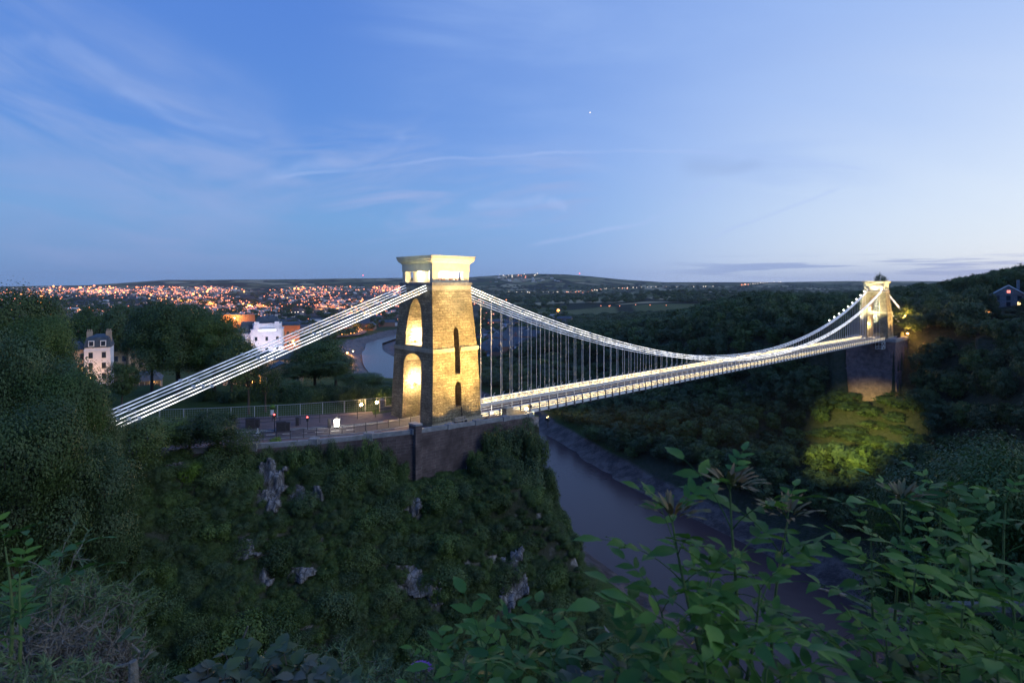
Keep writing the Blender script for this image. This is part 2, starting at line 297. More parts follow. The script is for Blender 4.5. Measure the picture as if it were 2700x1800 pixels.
def hgt(x, y):
    x = np.asarray(x, float); y = np.asarray(y, float)
    r = np.hypot(x, y); yy = np.maximum(y, 1.0); px = HX+F*x/yy
    d, side = river(x, y)
    valley = -66.0
    # left plateau (the town side)
    zl = np.interp(y, [0, 105, 125, 180, 300, 500, 800], [0, 0, -3, -9, -26, -50, valley])-0.15
    cl_ = np.interp(d, [0, 24, 33, 58, 72, 78, 82, 88, 93, 99], [-80, -77, -72.5, -62, -45, -30, -17, -8, -3, 30])
    cl_ = np.where(y > 330, np.interp(d, [0, 24, 33, 60, 100, 160], [-80, -77, -72.5, -68, -60, 30]), cl_)
    left = np.minimum(zl, cl_+fbm(x, y, 9)*3.0*(d > 34))
    # gully in front of the abutment
    ax = np.interp(x, [-110, -70, -50, -30, -10, 20, 60], [2, -3, -9, -17, -30, -50, -74])
    gy = 44+0.05*x; dg = y-gy
    gz = np.where(dg > 0, np.interp(dg, [0, 10, 20, 30, 35, 39], [0, 4, 11, 19, 24, 40]), np.interp(-dg, [0, 10, 20, 60], [0, 5, 16, 90]))
    gl = ax+gz+fbm(x, y, 7)*2.6
    left = np.minimum(left, gl)
    az = np.degrees(np.arctan2(x, y)); sl = np.interp(az, [-60, -38, -20, 0, 90], [0.35, 0.62, 0.9, 1.2, 1.3])
    hill = CH-1.75-sl*np.maximum(r-1.3, 0)
    left = np.where(y < 75, np.maximum(left, hill), left)
    # level platform of the bridge approach, held by the retaining wall
    yw = np.interp(x, [-60, -33.4, -25.8, -13.7, 2.3, 6, 12], [67, 72.5, 74.6, 80, 95.3, 99, 106]); sd = (y-yw)*0.78
    tt = (x+12.05)*0.7253+(y-86.1)*0.6885
    ins = (sd > 0.5) & (x < 9) & (tt < 21.5) & (y < 125)
    cap = np.interp(x, [-36, -33, -26, -20, -14, -6, 0, 6, 10], [0, -0.8, -1.2, -2.6, -5.5, -6.0, -3.0, -2.0, -30])
    cap = np.where((x > -36) & (x < 10) & (sd <= 0.5) & (sd > -9), cap+0.25*np.minimum(sd, 0), 99)
    left = np.minimum(left, cap)
    left = np.where(ins, np.interp(tt, [-5, 5, 22], [-0.2, -0.2, -1.2]), left)
    # right side woods
    zp = np.interp(y, [0, 260, 400, 520, 700, 1000, 1300], [7, 5, 6, 3, -8, -34, valley])
    zp = zp-np.interp(px, [1300, 1500, 1750, 1980], [46, 30, 17, 0])*np.interp(y, [300, 420], [0, 1])
    ss = d+fbm(x, y, 60)*16
    ri = np.interp(ss, [0, 24, 35, 42, 60, 88, 108, 124, 140, 240, 420, 900], [-80, -77, -72, -68, -59, -45, -31, -10, -3, 3, 8, 2])
    ri = np.where(ri > -68, -68+(ri+68)*(zp+68)/(73), ri)
    ri = np.where(d < 40, np.minimum(ri, np.interp(d, [0, 24, 35, 40], [-80, -77, -72, -69])), ri)
    ri = ri+np.interp(ss, [60, 100], [0, 1])*fbm(x, y, 70)*7
    ri = ri+np.interp(px, [2350, 2500, 2720], [0, 5, 18])*np.interp(d, [130, 260], [0, 1])*np.interp(y, [200, 320], [0, 1])
    vv_ = -(x+12.05)*0.6885+(y-86.1)*0.7253
    pc1 = np.where((tt > 200) & (tt < np.where((vv_ > -2) & (vv_ < 17), 268, 254.6)), -31-0.95*np.maximum(254.6-tt, 0)+np.abs(vv_-8)*0.15, 99)
    pc1 = np.where((vv_ > -26) & (vv_ < 40), pc1, pc1+np.maximum(np.maximum(-26-vv_, vv_-40), 0)*1.2)
    pc2 = np.where((tt >= 254.6) & (vv_ < -2.6) & (vv_ > -30), np.interp(tt, [254.6, 277, 300], [-30, -9, 60])+0.0*x, 99)
    ri = np.minimum(ri, np.where(side > 0, np.minimum(pc1, pc2), 99))
    h = np.where(side > 0, ri, left)
    h = np.where((side > 0) & (d < 80) & (y < 60), np.minimum(h, -60), h)
    far = valley+fbm(x, y, 500)*10+np.interp(y, [2500, 6000], [0, 40])
    f = np.clip((y-850)/500, 0, 1); h = h*(1-f)+far*f
    h = np.where(d < 45, np.minimum(h, np.interp(d, [0, 24, 35, 45], [-80, -77, -71, -66])), h)
    # far hills
    st = np.interp(px, SKYX, SKYY); zt = CH-(st-HY)/F*8200
    g = np.clip((y-4600)/3600, 0, 1); g = g*g*(3-2*g)
    g2 = np.clip((y-8200)/2500, 0, 1)
    hills = h*(1-g)+zt*g+fbm(x, y, 800)*80*g*(1-g)*4*0.6-g2*60
    # wooded ridge shoulder right of centre, further away
    rid = np.clip((px-1250)/500, 0, 1)*np.exp(-((y-2600)/900)**2)*(50)
    return np.where(y > 900, np.maximum(hills, h)+rid, h)

def mesh_np(name, v, f, mat=None, smooth_=False):
    me = bpy.data.meshes.new(name)
    v = np.asarray(v, np.float32).reshape(-1, 3); f = np.asarray(f, np.int32); k = f.shape[1]
    me.vertices.add(len(v)); me.vertices.foreach_set('co', v.ravel())
    me.loops.add(f.size); me.loops.foreach_set('vertex_index', f.ravel())
    me.polygons.add(len(f)); me.polygons.foreach_set('loop_start', np.arange(0, f.size, k, dtype=np.int32))
    if smooth_: me.polygons.foreach_set('use_smooth', np.ones(len(f), bool))
    me.update(calc_edges=True)
    if mat: me.materials.append(mat)
    return me
def link(name, me, parent=None, loc=None):
    o = bpy.data.objects.new(name, me); COL.objects.link(o)
    if parent: o.parent = parent
    if loc is not None: o.location = loc
    return o
def tag(o, label=None, cat=None, group=None, kind=None):
    if label: o['label'] = label
    if cat: o['category'] = cat
    if group: o['group'] = group
    if kind: o['kind'] = kind
    return o
def thing(name, label, cat, loc=(0, 0, 0), rz=0, group=None):
    o = bpy.data.objects.new(name, None); COL.objects.link(o); o.location = loc; o.rotation_euler = (0, 0, rz); o.empty_display_size = 0.2
    return tag(o, label, cat, group)
def clone(o, parent=None):
    c = o.copy(); COL.objects.link(c); c.parent = parent
    for ch in o.children: clone(ch, c)
    return c

class MB:
    def __init__(s): s.v = []; s.f = []
    def add(s, vs, fs):
        b = len(s.v); s.v += [tuple(p) for p in vs]; s.f += [tuple(i+b for i in q) for q in fs]; return s
    def box(s, x0, x1, y0, y1, z0, z1):
        return s.add([(x0, y0, z0), (x1, y0, z0), (x1, y1, z0), (x0, y1, z0), (x0, y0, z1), (x1, y0, z1), (x1, y1, z1), (x0, y1, z1)],
                     [(0, 3, 2, 1), (4, 5, 6, 7), (0, 1, 5, 4), (1, 2, 6, 5), (2, 3, 7, 6), (3, 0, 4, 7)])
    def beam(s, a, b, wd, ht, up=(0, 0, 1)):
        a = Vector(a); b = Vector(b); dd = (b-a).normalized(); sd = dd.cross(Vector(up))
        if sd.length < 1e-5: sd = Vector((1, 0, 0))
        sd.normalize(); u = sd.cross(dd)
        sd = sd*wd/2; u = u*ht/2
        vs = [a-sd-u, a+sd-u, a+sd+u, a-sd+u, b-sd-u, b+sd-u, b+sd+u, b-sd+u]
        return s.add(vs, [(0, 1, 2, 3), (7, 6, 5, 4), (0, 4, 5, 1), (1, 5, 6, 2), (2, 6, 7, 3), (3, 7, 4, 0)])
    def tube(s, pts, rs, n=6):
        pts = [Vector(p) for p in pts]
        if not isinstance(rs, (list, tuple)): rs = [rs]*len(pts)
        b = len(s.v)
        for i, p in enumerate(pts):
            dd = (pts[min(i+1, len(pts)-1)]-pts[max(i-1, 0)]).normalized()
            a = dd.orthogonal().normalized() if abs(dd.z) > 0.95 else dd.cross(Vector((0, 0, 1))).normalized()
            c = dd.cross(a)
            for k in range(n):
                q = p+(a*math.cos(2*PI*k/n)+c*math.sin(2*PI*k/n))*rs[i]; s.v.append(tuple(q))
        for i in range(len(pts)-1):
            for k in range(n):
                s.f.append((b+i*n+k, b+i*n+(k+1) % n, b+(i+1)*n+(k+1) % n, b+(i+1)*n+k))
        s.f.append(tuple(b+k for k in range(n))[::-1]); s.f.append(tuple(b+(len(pts)-1)*n+k for k in range(n)))
        return s
    def lathe(s, prof, c=(0, 0, 0), n=12):
        b = len(s.v)
        for r, z in prof:
            for k in range(n): s.v.append((c[0]+r*math.cos(2*PI*k/n), c[1]+r*math.sin(2*PI*k/n), c[2]+z))
        for i in range(len(prof)-1):
            for k in range(n): s.f.append((b+i*n+k, b+i*n+(k+1) % n, b+(i+1)*n+(k+1) % n, b+(i+1)*n+k))
        s.f.append(tuple(b+k for k in range(n))[::-1]); s.f.append(tuple(b+(len(prof)-1)*n+k for k in range(n)))
        return s
    def loft(s, rings):   # rings of equal length, closed, capped
        b = len(s.v); n = len(rings[0])
        for r in rings: s.v += [tuple(p) for p in r]
        for i in range(len(rings)-1):
            for k in range(n): s.f.append((b+i*n+k, b+i*n+(k+1) % n, b+(i+1)*n+(k+1) % n, b+(i+1)*n+k))
        s.f.append(tuple(b+k for k in range(n))[::-1]); s.f.append(tuple(b+(len(rings)-1)*n+k for k in range(n)))
        return s
    def mesh(s, name, mat):
        me = bpy.data.meshes.new(name); me.from_pydata(s.v, [], s.f); me.update()
        if mat: me.materials.append(mat)
        return me
    def build(s, name, mat, parent=None, loc=None):
        return link(name, s.mesh(name, mat), parent, loc)
def rect(hx, hy, z, cx=0, cy=0): return [(cx-hx, cy-hy, z), (cx+hx, cy-hy, z), (cx+hx, cy+hy, z), (cx-hx, cy+hy, z)]
def cut(o, cutter_mb):
    c = cutter_mb.build('cutter', None); m = o.modifiers.new('b', 'BOOLEAN'); m.object = c; m.operation = 'DIFFERENCE'; m.solver = 'EXACT'
    if o.parent: c.parent = o.parent
    bpy.context.view_layer.update(); dg = bpy.context.evaluated_depsgraph_get()
    me = bpy.data.meshes.new_from_object(o.evaluated_get(dg)); o.modifiers.clear(); old = o.data; o.data = me
    bpy.data.objects.remove(c)

# ------------------------------------------------------------------ ground sheet
def ground_mat():
    m, n, l, p = nmat('ground'); t = m.node_tree
    geo = N(t, 'ShaderNodeNewGeometry'); P = geo.outputs['Position']; S = N(t, 'ShaderNodeSeparateXYZ', ins={0: P})
    Nn = N(t, 'ShaderNodeSeparateXYZ', ins={0: geo.outputs['True Normal']})
    def nz(s, det=5, rg=0.55):
        q = N(t, 'ShaderNodeTexNoise', ins={0: P}); q.inputs['Scale'].default_value = s; q.inputs['Detail'].default_value = det; q.inputs['Roughness'].default_value = rg; return q.outputs[0]
    grass = mix(t, smooth(t, nz(0.12), 0.35, 0.65), (0.035, 0.060, 0.016), (0.055, 0.082, 0.022))
    soil = mix(t, smooth(t, nz(0.6), 0.35, 0.65), (0.035, 0.045, 0.025), (0.05, 0.055, 0.04))
    rock = mix(t, smooth(t, nz(0.7, 8, 0.7), 0.35, 0.62), (0.14, 0.13, 0.12), (0.36, 0.35, 0.37))
    steep = smooth(t, Nn.outputs[2], 0.80, 0.6)
    c = mix(t, steep, grass, soil)
    c = mix(t, Mt(t, 'MULTIPLY', smooth(t, S.outputs[2], -0.7, -1.6), smooth(t, S.outputs[1], 122, 110)), c, soil)
    c = mix(t, smooth(t, S.outputs[0], 50, 70), c, soil)
    rk = Mt(t, 'MULTIPLY', Mt(t, 'MULTIPLY', smooth(t, Nn.outputs[2], 0.72, 0.5), smooth(t, nz(0.16), 0.50, 0.60)), smooth(t, S.outputs[0], 70, 50))
    c = mix(t, rk, c, rock)
    mud = mix(t, smooth(t, nz(0.14, 8, 0.75), 0.40, 0.60), (0.055, 0.042, 0.042), (0.15, 0.115, 0.105))
    inr = Mt(t, 'MULTIPLY', smooth(t, S.outputs[2], -69.2, -70.6), smooth(t, S.outputs[1], 1500, 1300))
    c = mix(t, inr, c, mud)
    # far fields with hedges
    vo = N(t, 'ShaderNodeTexVoronoi', ins={0: P}); vo.inputs['Scale'].default_value = 0.0026
    vd = N(t, 'ShaderNodeTexVoronoi', ins={0: P}, feature='DISTANCE_TO_EDGE'); vd.inputs['Scale'].default_value = 0.0026
    sv = N(t, 'ShaderNodeSeparateXYZ', ins={0: vo.outputs['Color']})
    fld = mix(t, sv.outputs[0], (0.04, 0.065, 0.02), (0.20, 0.19, 0.09))
    fld = mix(t, smooth(t, sv.outputs[1], 0.62, 0.7), fld, (0.34, 0.29, 0.17))
    fld = mix(t, smooth(t, nz(0.0014, 6, 0.6), 0.53, 0.58), fld, (0.012, 0.022, 0.012))
    fld = mix(t, smooth(t, vd.outputs['Distance'], 0.085, 0.04), fld, (0.015, 0.025, 0.015))
    c = mix(t, smooth(t, S.outputs[1], 900, 1600), c, mix(t, Mt(t, 'MAXIMUM', smooth(t, S.outputs[1], 3800, 5200), smooth(t, Mt(t, 'DIVIDE', S.outputs[0], Mt(t, 'MAXIMUM', S.outputs[1], 1.0)), -0.12, 0.0)), mix(t, smooth(t, nz(0.004), 0.42, 0.58), (0.035, 0.04, 0.04), (0.07, 0.065, 0.065)), fld))
    l.new(c, p.inputs['Base Color']); p.inputs['Roughness'].default_value = 0.95; p.inputs['Specular IOR Level'].default_value = 0.1
    l.new(mix(t, inr, (0.95, 0.95, 0.95), (0.45, 0.45, 0.45)), p.inputs['Roughness'])
    bn = Mt(t, 'ADD', nz(0.8, 8, 0.7), Mt(t, 'MULTIPLY', nz(0.2, 4), 2.0))
    b = N(t, 'ShaderNodeBump', ins={'Height': bn, 'Strength': 0.7, 'Distance': 0.6}); l.new(b.outputs[0], p.inputs['Normal'])
    return m
M['ground'] = ground_mat()
def build_ground():
    na = 620
    rr = [0.6]
    while rr[-1] < 11500: rr.append(rr[-1]*(1.0135 if 30 < rr[-1] < 130 else 1.02)+0.01)
    rr = np.array(rr); aa = np.radians(np.linspace(-72, 72, na))
    R, A = np.meshgrid(rr, aa, indexing='ij'); X = R*np.sin(A); Y = R*np.cos(A)
    Z = hgt(X, Y)
    v = np.stack([X, Y, Z], -1).reshape(-1, 3); nr = len(rr)
    i, j = np.meshgrid(np.arange(nr-1), np.arange(na-1), indexing='ij'); a = (i*na+j).ravel()
    f = np.stack([a, a+na, a+na+1, a+1], -1)[:, ::-1]
    o = link('ground', mesh_np('ground', v, f, M['ground'], True)); tag(o, kind='structure')
    # the hilltop and the plain behind the camera
    mb = MB(); K = 40
    ring0 = [(12*math.sin(q), 12*math.cos(q)) for q in np.radians(np.linspace(72, 288, K))]
    vs = [(0, 0, float(hgt(0, 0)))]
    for R_ in (0.6, 6, 60, 600, 9000):
        for q in np.radians(np.linspace(72, 288, K)):
            x, y = R_*math.sin(q), R_*math.cos(q); vs.append((x, y, (CH-1.78 if R_ < 100 else 5) if y < 0.3 else float(hgt(x, y))))
    fs = [(0, 1+k+1, 1+k) for k in range(K-1)]
    for r_ in range(4):
        for k in range(K-1): b = 1+r_*K+k; fs.append((b, b+1, b+K+1, b+K))
    mb.add(vs, fs); g2 = mb.build('hill', M['ground']); tag(g2, kind='structure')
build_ground()
# river
def build_river():
    m, n, l, p = nmat('river_water'); t = m.node_tree
    geo = N(t, 'ShaderNodeNewGeometry')
    p.inputs['Base Color'].default_value = (0.060, 0.040, 0.045, 1); p.inputs['Roughness'].default_value = 0.22; p.inputs['Specular IOR Level'].default_value = 0.3
    p.inputs['IOR'].default_value = 1.33
    nz = N(t, 'ShaderNodeTexNoise', ins={0: geo.outputs['Position']}); nz.inputs['Scale'].default_value = 0.35; nz.inputs['Detail'].default_value = 4
    b = N(t, 'ShaderNodeBump', ins={'Height': nz.outputs[0], 'Strength': 0.10, 'Distance': 0.5}); l.new(b.outputs[0], p.inputs['Normal'])
    pts = []; 
    for a, b_ in zip(CL[:-1], CL[1:]):
        for q in np.linspace(0, 1, 8, endpoint=False): pts.append(a*(1-q)+b_*q)
    pts.append(CL[-1]); pts = np.array(pts); vs = []; fs = []
    for i, q in enumerate(pts):
        e = pts[min(i+1, len(pts)-1)]-pts[max(i-1, 0)]; e /= np.hypot(*e); nn = np.array([-e[1], e[0]])
        wd_ = float(np.interp(q[1], [480, 600, 720, 860], [40, 28, 24, 13]))
        for s in (-wd_, wd_): vs.append((q[0]+nn[0]*s, q[1]+nn[1]*s, -75.0))
    for i in range(len(pts)-1): fs.append((2*i+1, 2*i, 2*i+2, 2*i+3))
    o = MB().add(vs, fs).build('river', m); tag(o, kind='structure')
build_river()

# ------------------------------------------------------------------ the bridge frame
U = Vector((0.7253, 0.6885, 0)).normalized(); V = Vector((-U.y, U.x, 0)); C0 = Vector((-12.05, 86.1, 0)); RZ = math.atan2(U.y, U.x)
def B(t, v, z): return C0+U*t+V*v+Vector((0, 0, z))
SPAN = 255.0
DZ = lambda t: -0.60-0.0115*max(t-18, 0)      # deck surface
# local bridge coords used for all bridge parts: x = t, y = v
def bridge_tower(label, t0, z0, near):
    T = thing('bridge_tower', label, 'tower', B(t0+4.8, 5.8, z0), RZ)
    sh = MB().loft([rect(4.95, 5.95, -3.0), rect(4.85, 5.85, 0.0), rect(4.42, 5.45, 11.2), rect(4.36, 5.35, 11.7), rect(3.82, 4.38, 20.8)]).build('shaft', M['tower'], T)
    def arch(pts, x=9):
        return MB().loft([[(-x, p[0], p[1]) for p in pts], [(x, p[0], p[1]) for p in pts]])
    low = [(-2.6, -3.5), (2.6, -3.5), (2.42, 9.4), (1.9, 10.15), (1.0, 10.6), (0, 10.8), (-1.0, 10.6), (-1.9, 10.15), (-2.42, 9.4)]
    up = [(-2.3, 12.0), (2.3, 12.0), (2.25, 14.0), (2.05, 15.8), (1.75, 17.2), (1.3, 18.4), (0.7, 19.2), (0, 19.5), (-0.7, 19.2), (-1.3, 18.4), (-1.75, 17.2), (-2.05, 15.8), (-2.25, 14.0)]
    cut(sh, arch(low)); cut(sh, arch(up))
    for sy in (-1, 1):
        for z1, z2, hw in ((2.5, 6.5, 0.62), (7.6, 15.0, 0.52)):
            pts = [(-hw, z1), (hw, z1), (hw, z2-0.9), (hw*0.7, z2-0.35), (0, z2), (-hw*0.7, z2-0.35), (-hw, z2-0.9)]
            y0, y1 = (3.45, 9) if sy > 0 else (-9, -3.45)
            c = MB().loft([[(p[0]+0.25, y1, p[1]) for p in pts], [(p[0]+0.25, y0, p[1]) for p in pts]])
            cut(sh, c)
    sh.data.update()
    # string course, in four pieces interrupted by the slots
    m = MB()
    for sy in (-1, 1):
        m.box(-4.52, -0.40, sy*5.5-0.08, sy*5.5+0.08, 11.15, 11.75); m.box(0.90, 4.52, sy*5.5-0.08, sy*5.5+0.08, 11.15, 11.75)
    for sx in (-1, 1):
        m.box(sx*4.46-0.07, sx*4.46+0.07, -5.42, 5.42, 11.15, 11.75)
    m.build('string_course', M['ashlar'], T)
    m = MB().box(-5.0, 5.0, -6.0, -5.82, -0.5, 0.5)
    m.build('plinth', M['ashlar'], T)
    MB().loft([rect(3.95, 4.5, 20.8), rect(3.85, 4.4, 21.5)]).build('light_band', M['ashlar'], T)
    MB().loft([rect(4.02, 4.58, 21.5), rect(4.02, 4.58, 22.0)]).build('ledge', M['greyband'], T)
    # attic: corner piers, inner walls and a floor, openings between
    a = MB(); ax_, ay = 3.65, 4.2
    for sx in (-1, 1):
        for sy in (-1, 1):
            x0, x1 = sorted((sx*ax_, sx*(ax_-1.15))); y0, y1 = sorted((sy*ay, sy*(ay-0.75))); MB().box(x0, x1, y0, y1, 22.0, 23.748).build('attic_pier', M['attic'], T)
    for sy in (-1, 1):
        y0, y1 = sorted((sy*ay, sy*(ay-0.35))); MB().box(-2.498, 2.498, y0, y1, 22.0, 22.35).build('sill', M['attic'], T)

    MB().loft([rect(3.72, 4.28, 23.75), rect(3.72, 4.28, 25.0)]).build('entablature', M['attic'], T)
    c = MB().loft([rect(3.8, 4.36, 25.0), rect(3.9, 4.46, 25.15), rect(4.15, 4.7, 25.35), rect(4.25, 4.8, 25.6), rect(4.34, 4.9, 25.72), rect(4.34, 4.9, 25.98), rect(4.42, 4.98, 26.0), rect(4.42, 4.98, 26.2)])
    c.build('cornice', M['attic'], T); MB().box(-2.9, 2.9, -2.3, 2.3, 22.004, 23.746).build('inner_chamber', M['attic'], T)
    # machinery: saddle rollers seen lit inside the attic
    s = MB()
    for y in (-2.85, 2.85):
        for x in (-1.8, -0.6, 0.6, 1.8): s.lathe([(0.28, -0.3), (0.28, 0.3)], (0, 0, 0), 8) if False else s.box(x-0.22, x+0.22, y-0.35, y+0.35, 22.02, 22.5)
        s.box(-2.4, 2.4, y-0.25, y+0.25, 22.5, 22.7)
    s.build('saddle', M['redbrick'], T)
    # wall lanterns inside the arch, two levels
    for z in (5.6, 12.6):
        for x in ((-2.3,) if near else (-3.4, -1.4)):
            lf = MB().lathe([(0.07, -0.25), (0.22, 0.0), (0.26, 0.05)], (x, 2.2, z), 8).build('wall_lantern', M['iron'], T)
            MB().lathe([(0.20, 0.06), (0.16, 0.16)], (x, 2.2, z), 8).build('lamp_glass', M['bulb'], lf)
            ld = bpy.data.lights.new('arch_light', 'POINT'); ld.energy = 5200 if near else 2600; ld.color = (1.0, 0.70, 0.34); ld.shadow_soft_size = 0.12
            lo = bpy.data.objects.new('arch_light', ld); COL.objects.link(lo); lo.parent = T; lo.location = (x, 1.75, z+0.45)
    for (x, y) in ((-3.25, 0), (3.25, 0), (0, -3.3), (0, 3.3), (-3.0, -3.0), (3.0, -3.0)):
        ld = bpy.data.lights.new('attic_light', 'POINT'); ld.energy = 900; ld.color = (1.0, 0.82, 0.50); ld.shadow_soft_size = 0.15
        lo = bpy.data.objects.new('attic_light', ld); COL.objects.link(lo); lo.parent = T; lo.location = (x, y, 23.2)
    return T
bridge_tower('near stone bridge tower with tall arch, floodlit gold on its river side', 0, 0.0, True)
bridge_tower('small far stone bridge tower standing on the tall brick pier', SPAN, -2.7, False)

def spot(loc, target, energy, ang, col, blend=0.6, size=0.3, name='flood_light', parent=None):
    ld = bpy.data.lights.new(name, 'SPOT'); ld.energy = energy; ld.spot_size = math.radians(ang); ld.spot_blend = blend; ld.color = col; ld.shadow_soft_size = size
    lo = bpy.data.objects.new(name, ld); COL.objects.link(lo); lo.location = loc
    lo.rotation_euler = (Vector(loc)-Vector(target)).to_track_quat('Z', 'Y').to_euler()
    return lo
def floodlamp(loc, target, label, group=None):
    d_ = (Vector(target)-Vector(loc)).normalized(); T = thing('floodlight', label, 'floodlight', loc, 0, group)
    q = d_.to_track_quat('Z', 'Y').to_matrix().to_4x4()
    m = MB().box(-0.28, 0.28, -0.2, 0.2, -0.25, 0.0).box(-0.30, -0.27, -0.2, 0.2, 0, 0.3).box(0.27, 0.30, -0.2, 0.2, 0, 0.3).box(-0.3, 0.3, -0.23, -0.2, 0, 0.3).box(-0.3, 0.3, 0.2, 0.23, 0, 0.3); o = m.build('housing', M['iron'], T); o.matrix_local = q
    g = MB().box(-0.24, 0.24, -0.16, 0.16, 0.002, 0.02).build('lamp_glass', M['lantern'], T); g.matrix_local = q
    MB().tube([(0, 0, -0.15), (0, 0, -1.2)], 0.05, 6).build('post', M['iron'], T)
GOLD = (1.0, 0.64, 0.20)
# the floodlights that light the river side of the near tower
for i, (t, v, z, tt, tz, en, an) in enumerate([(1.2, -2.3, 0.5, 2.0, 9, 1500, 110), (8.9, -2.3, 0.2, 7.0, 10, 1900, 110)]):
    spot(B(t, v, z+0.15), B(tt, 1.2, tz), en, an, GOLD)
    floodlamp(B(t, v, z), B(tt, 1.2, tz), ['floodlight on the terrace at the near tower corner by the road', 'floodlight on the terrace at the near tower corner by the deck'][i])
spot(B(9.5, -15, 2.5), B(4.4, 0.5, 13.0), 130000, 72, GOLD, 0.9, 0.5)
floodlamp(B(9.5, -15, 2.3), B(4.4, 0.5, 13.0), 'floodlight on the cliff below the near tower aiming up at its face')
spot(B(6.5, -9, 4.0), B(4.8, 1.5, 24.8), 52000, 26, (1.0, 0.86, 0.55), 0.8, 0.3)
spot(B(-4, 3.0, 20.0), B(0.5, 5.0, 26.0), 1000, 70, (0.95, 1.0, 0.66), 0.9, 0.3)
# far tower floods
spot(B(SPAN-14, 5, 3), B(SPAN, 5.8, 17), 60000, 70, (1.0, 0.88, 0.50), 0.7, 0.5)
spot(B(SPAN+5, -14, -2), B(SPAN+5, 1, 14), 70000, 70, GOLD, 0.7, 0.5)
spot(B(SPAN+3, -9, 6), B(SPAN+4, 2, 22.5), 22000, 30, (1.0, 0.88, 0.55), 0.8, 0.5)
# added spot from the near abutment lights the wooded slope below the far pier
FT = tuple(at(2246, 1145, 237))
spot(B(17.4, -3.9, 0.3), FT, 6500000, 13.5, (1.0, 0.86, 0.22), 1.0, 0.5)
floodlamp(B(17.4, -3.45, 1.2), FT, 'added floodlight on the right end of the wall parapet aimed across the gorge')

# ------------------------------------------------------------------ suspension bridge
BR = thing('suspension_bridge', 'long white iron suspension bridge lit by lamps, hung between the two stone towers', 'bridge', C0, RZ)
T0, T1, STEP = 9.7, 256.5, 2.44
ts = list(np.arange(T0, T1, STEP))+[T1]
VN, VF, CN, CF = 1.0, 10.6, 3.0, 8.7
def strip(v, z0, z1, wd, t0=T0, t1=T1):   # a long bar following the deck
    rings = []
    for t in np.linspace(t0, t1, 24):
        z = DZ(t); rings.append([(t, v-wd/2, z+z0), (t, v+wd/2, z+z0), (t, v+wd/2, z+z1), (t, v-wd/2, z+z1)])
    return rings
MB().loft(strip((VN+VF)/2, -0.16, 0.0, VF-VN-0.1)).build('deck', M['deck'], BR)
for v in (CN, CF):
    m = MB().loft(strip(v, -0.75, 0.42, 0.12)).loft(strip(v, 0.42, 0.50, 0.35)).loft(strip(v, -0.83, -0.75, 0.35))
    m.build('girder', M['white'], BR)
    m = MB()
    for h in (0.95, 1.35): m.loft(strip(v, h, h+0.06, 0.06))
    for t in ts: m.box(t-0.04, t+0.04, v-0.04, v+0.04, DZ(t)+0.5, DZ(t)+1.4)
    m.build('railing', M['white'], BR)
for v, sgn in ((VN, 1), (VF, -1)):
    m = MB()
    m.loft(strip(v, 0.92, 1.02, 0.22)).loft(strip(v, -0.22, -0.10, 0.16)).loft(strip(v, -0.62, -0.50, 0.22)).loft(strip(v-sgn*0.03, -0.5, -0.22, 0.05))
    k = 0
    for t in np.arange(T0, T1, 0.305):
        m.box(t-0.055, t+0.055, v-0.025, v+0.025, DZ(t)-0.1, DZ(t)+0.92)
    for a, b in zip(ts, ts[1:]):
        m.beam((a, v, DZ(a)-0.1), (b, v, DZ(b)+0.92), 0.03, 0.05); m.beam((a, v, DZ(a)+0.92), (b, v, DZ(b)-0.1), 0.03, 0.05)
    P_ = m.build('parapet', M['white'], BR)
    m = MB()
    for t in ts:
        m.box(t-0.09, t+0.09, v-sgn*0.16-0.06, v-sgn*0.16+0.06, DZ(t)-0.75, DZ(t)+1.06)
        m.tube([(t, v, DZ(t)+1.0), (t, v, DZ(t)+1.45), (t, v+sgn*0.12, DZ(t)+1.62), (t, v+sgn*0.35, DZ(t)+1.66)], 0.045, 5)
    tag(m.build('stanchion', M['greyband'] if sgn > 0 else M['white'], P_), kind='stuff')
    for z0 in (0.80, 0.42, 0.05):
        MB().loft(strip(v+sgn*0.10, z0, z0+0.10, 0.05)).build('lamp_strip', M['led_warm'], P_)
cg = MB().box(-0.10, 0.10, VN-0.35, VF+0.35, -0.85, -0.17).mesh('cross_girder', M['greyband'])
for t in ts[:99]:
    o = link('cross_girder', cg, BR); o.location = (t, 0, DZ(t))
# chains
ZT0, ZT1, TM, ZM = 22.55, 19.95, 133.0, -0.35
def zc(t):
    return ZM+(ZT0-ZM)*((TM-t)/(TM-4.8))**2 if t < TM else ZM+(ZT1-ZM)*((t-TM)/(259.8-TM))**2
LK = 7.32
def chain(v, t_list, zf, k, mat_led, near):
    pts = [Vector((t, v, zf(t))) for t in t_list]
    m = MB()
    for a, b in zip(pts, pts[1:]): 
        for dv in (-0.10, 0.10): m.beam(a+Vector((0, dv, 0)), b+Vector((0, dv, 0)), 0.05, 0.11)
    for p in pts: m.beam(p-Vector((0, 0.24, 0)), p+Vector((0, 0.24, 0)), 0.34, 0.27)
    c = m.build('chain', M['white'], BR)
    m = MB(); sg = -1 if near else -1
    for a, b in zip(pts, pts[1:]): m.beam(a+Vector((0, sg*0.20, 0.0)), b+Vector((0, sg*0.20, 0.0)), 0.05, 0.058)
    m.build('lamp_strip', mat_led, c)
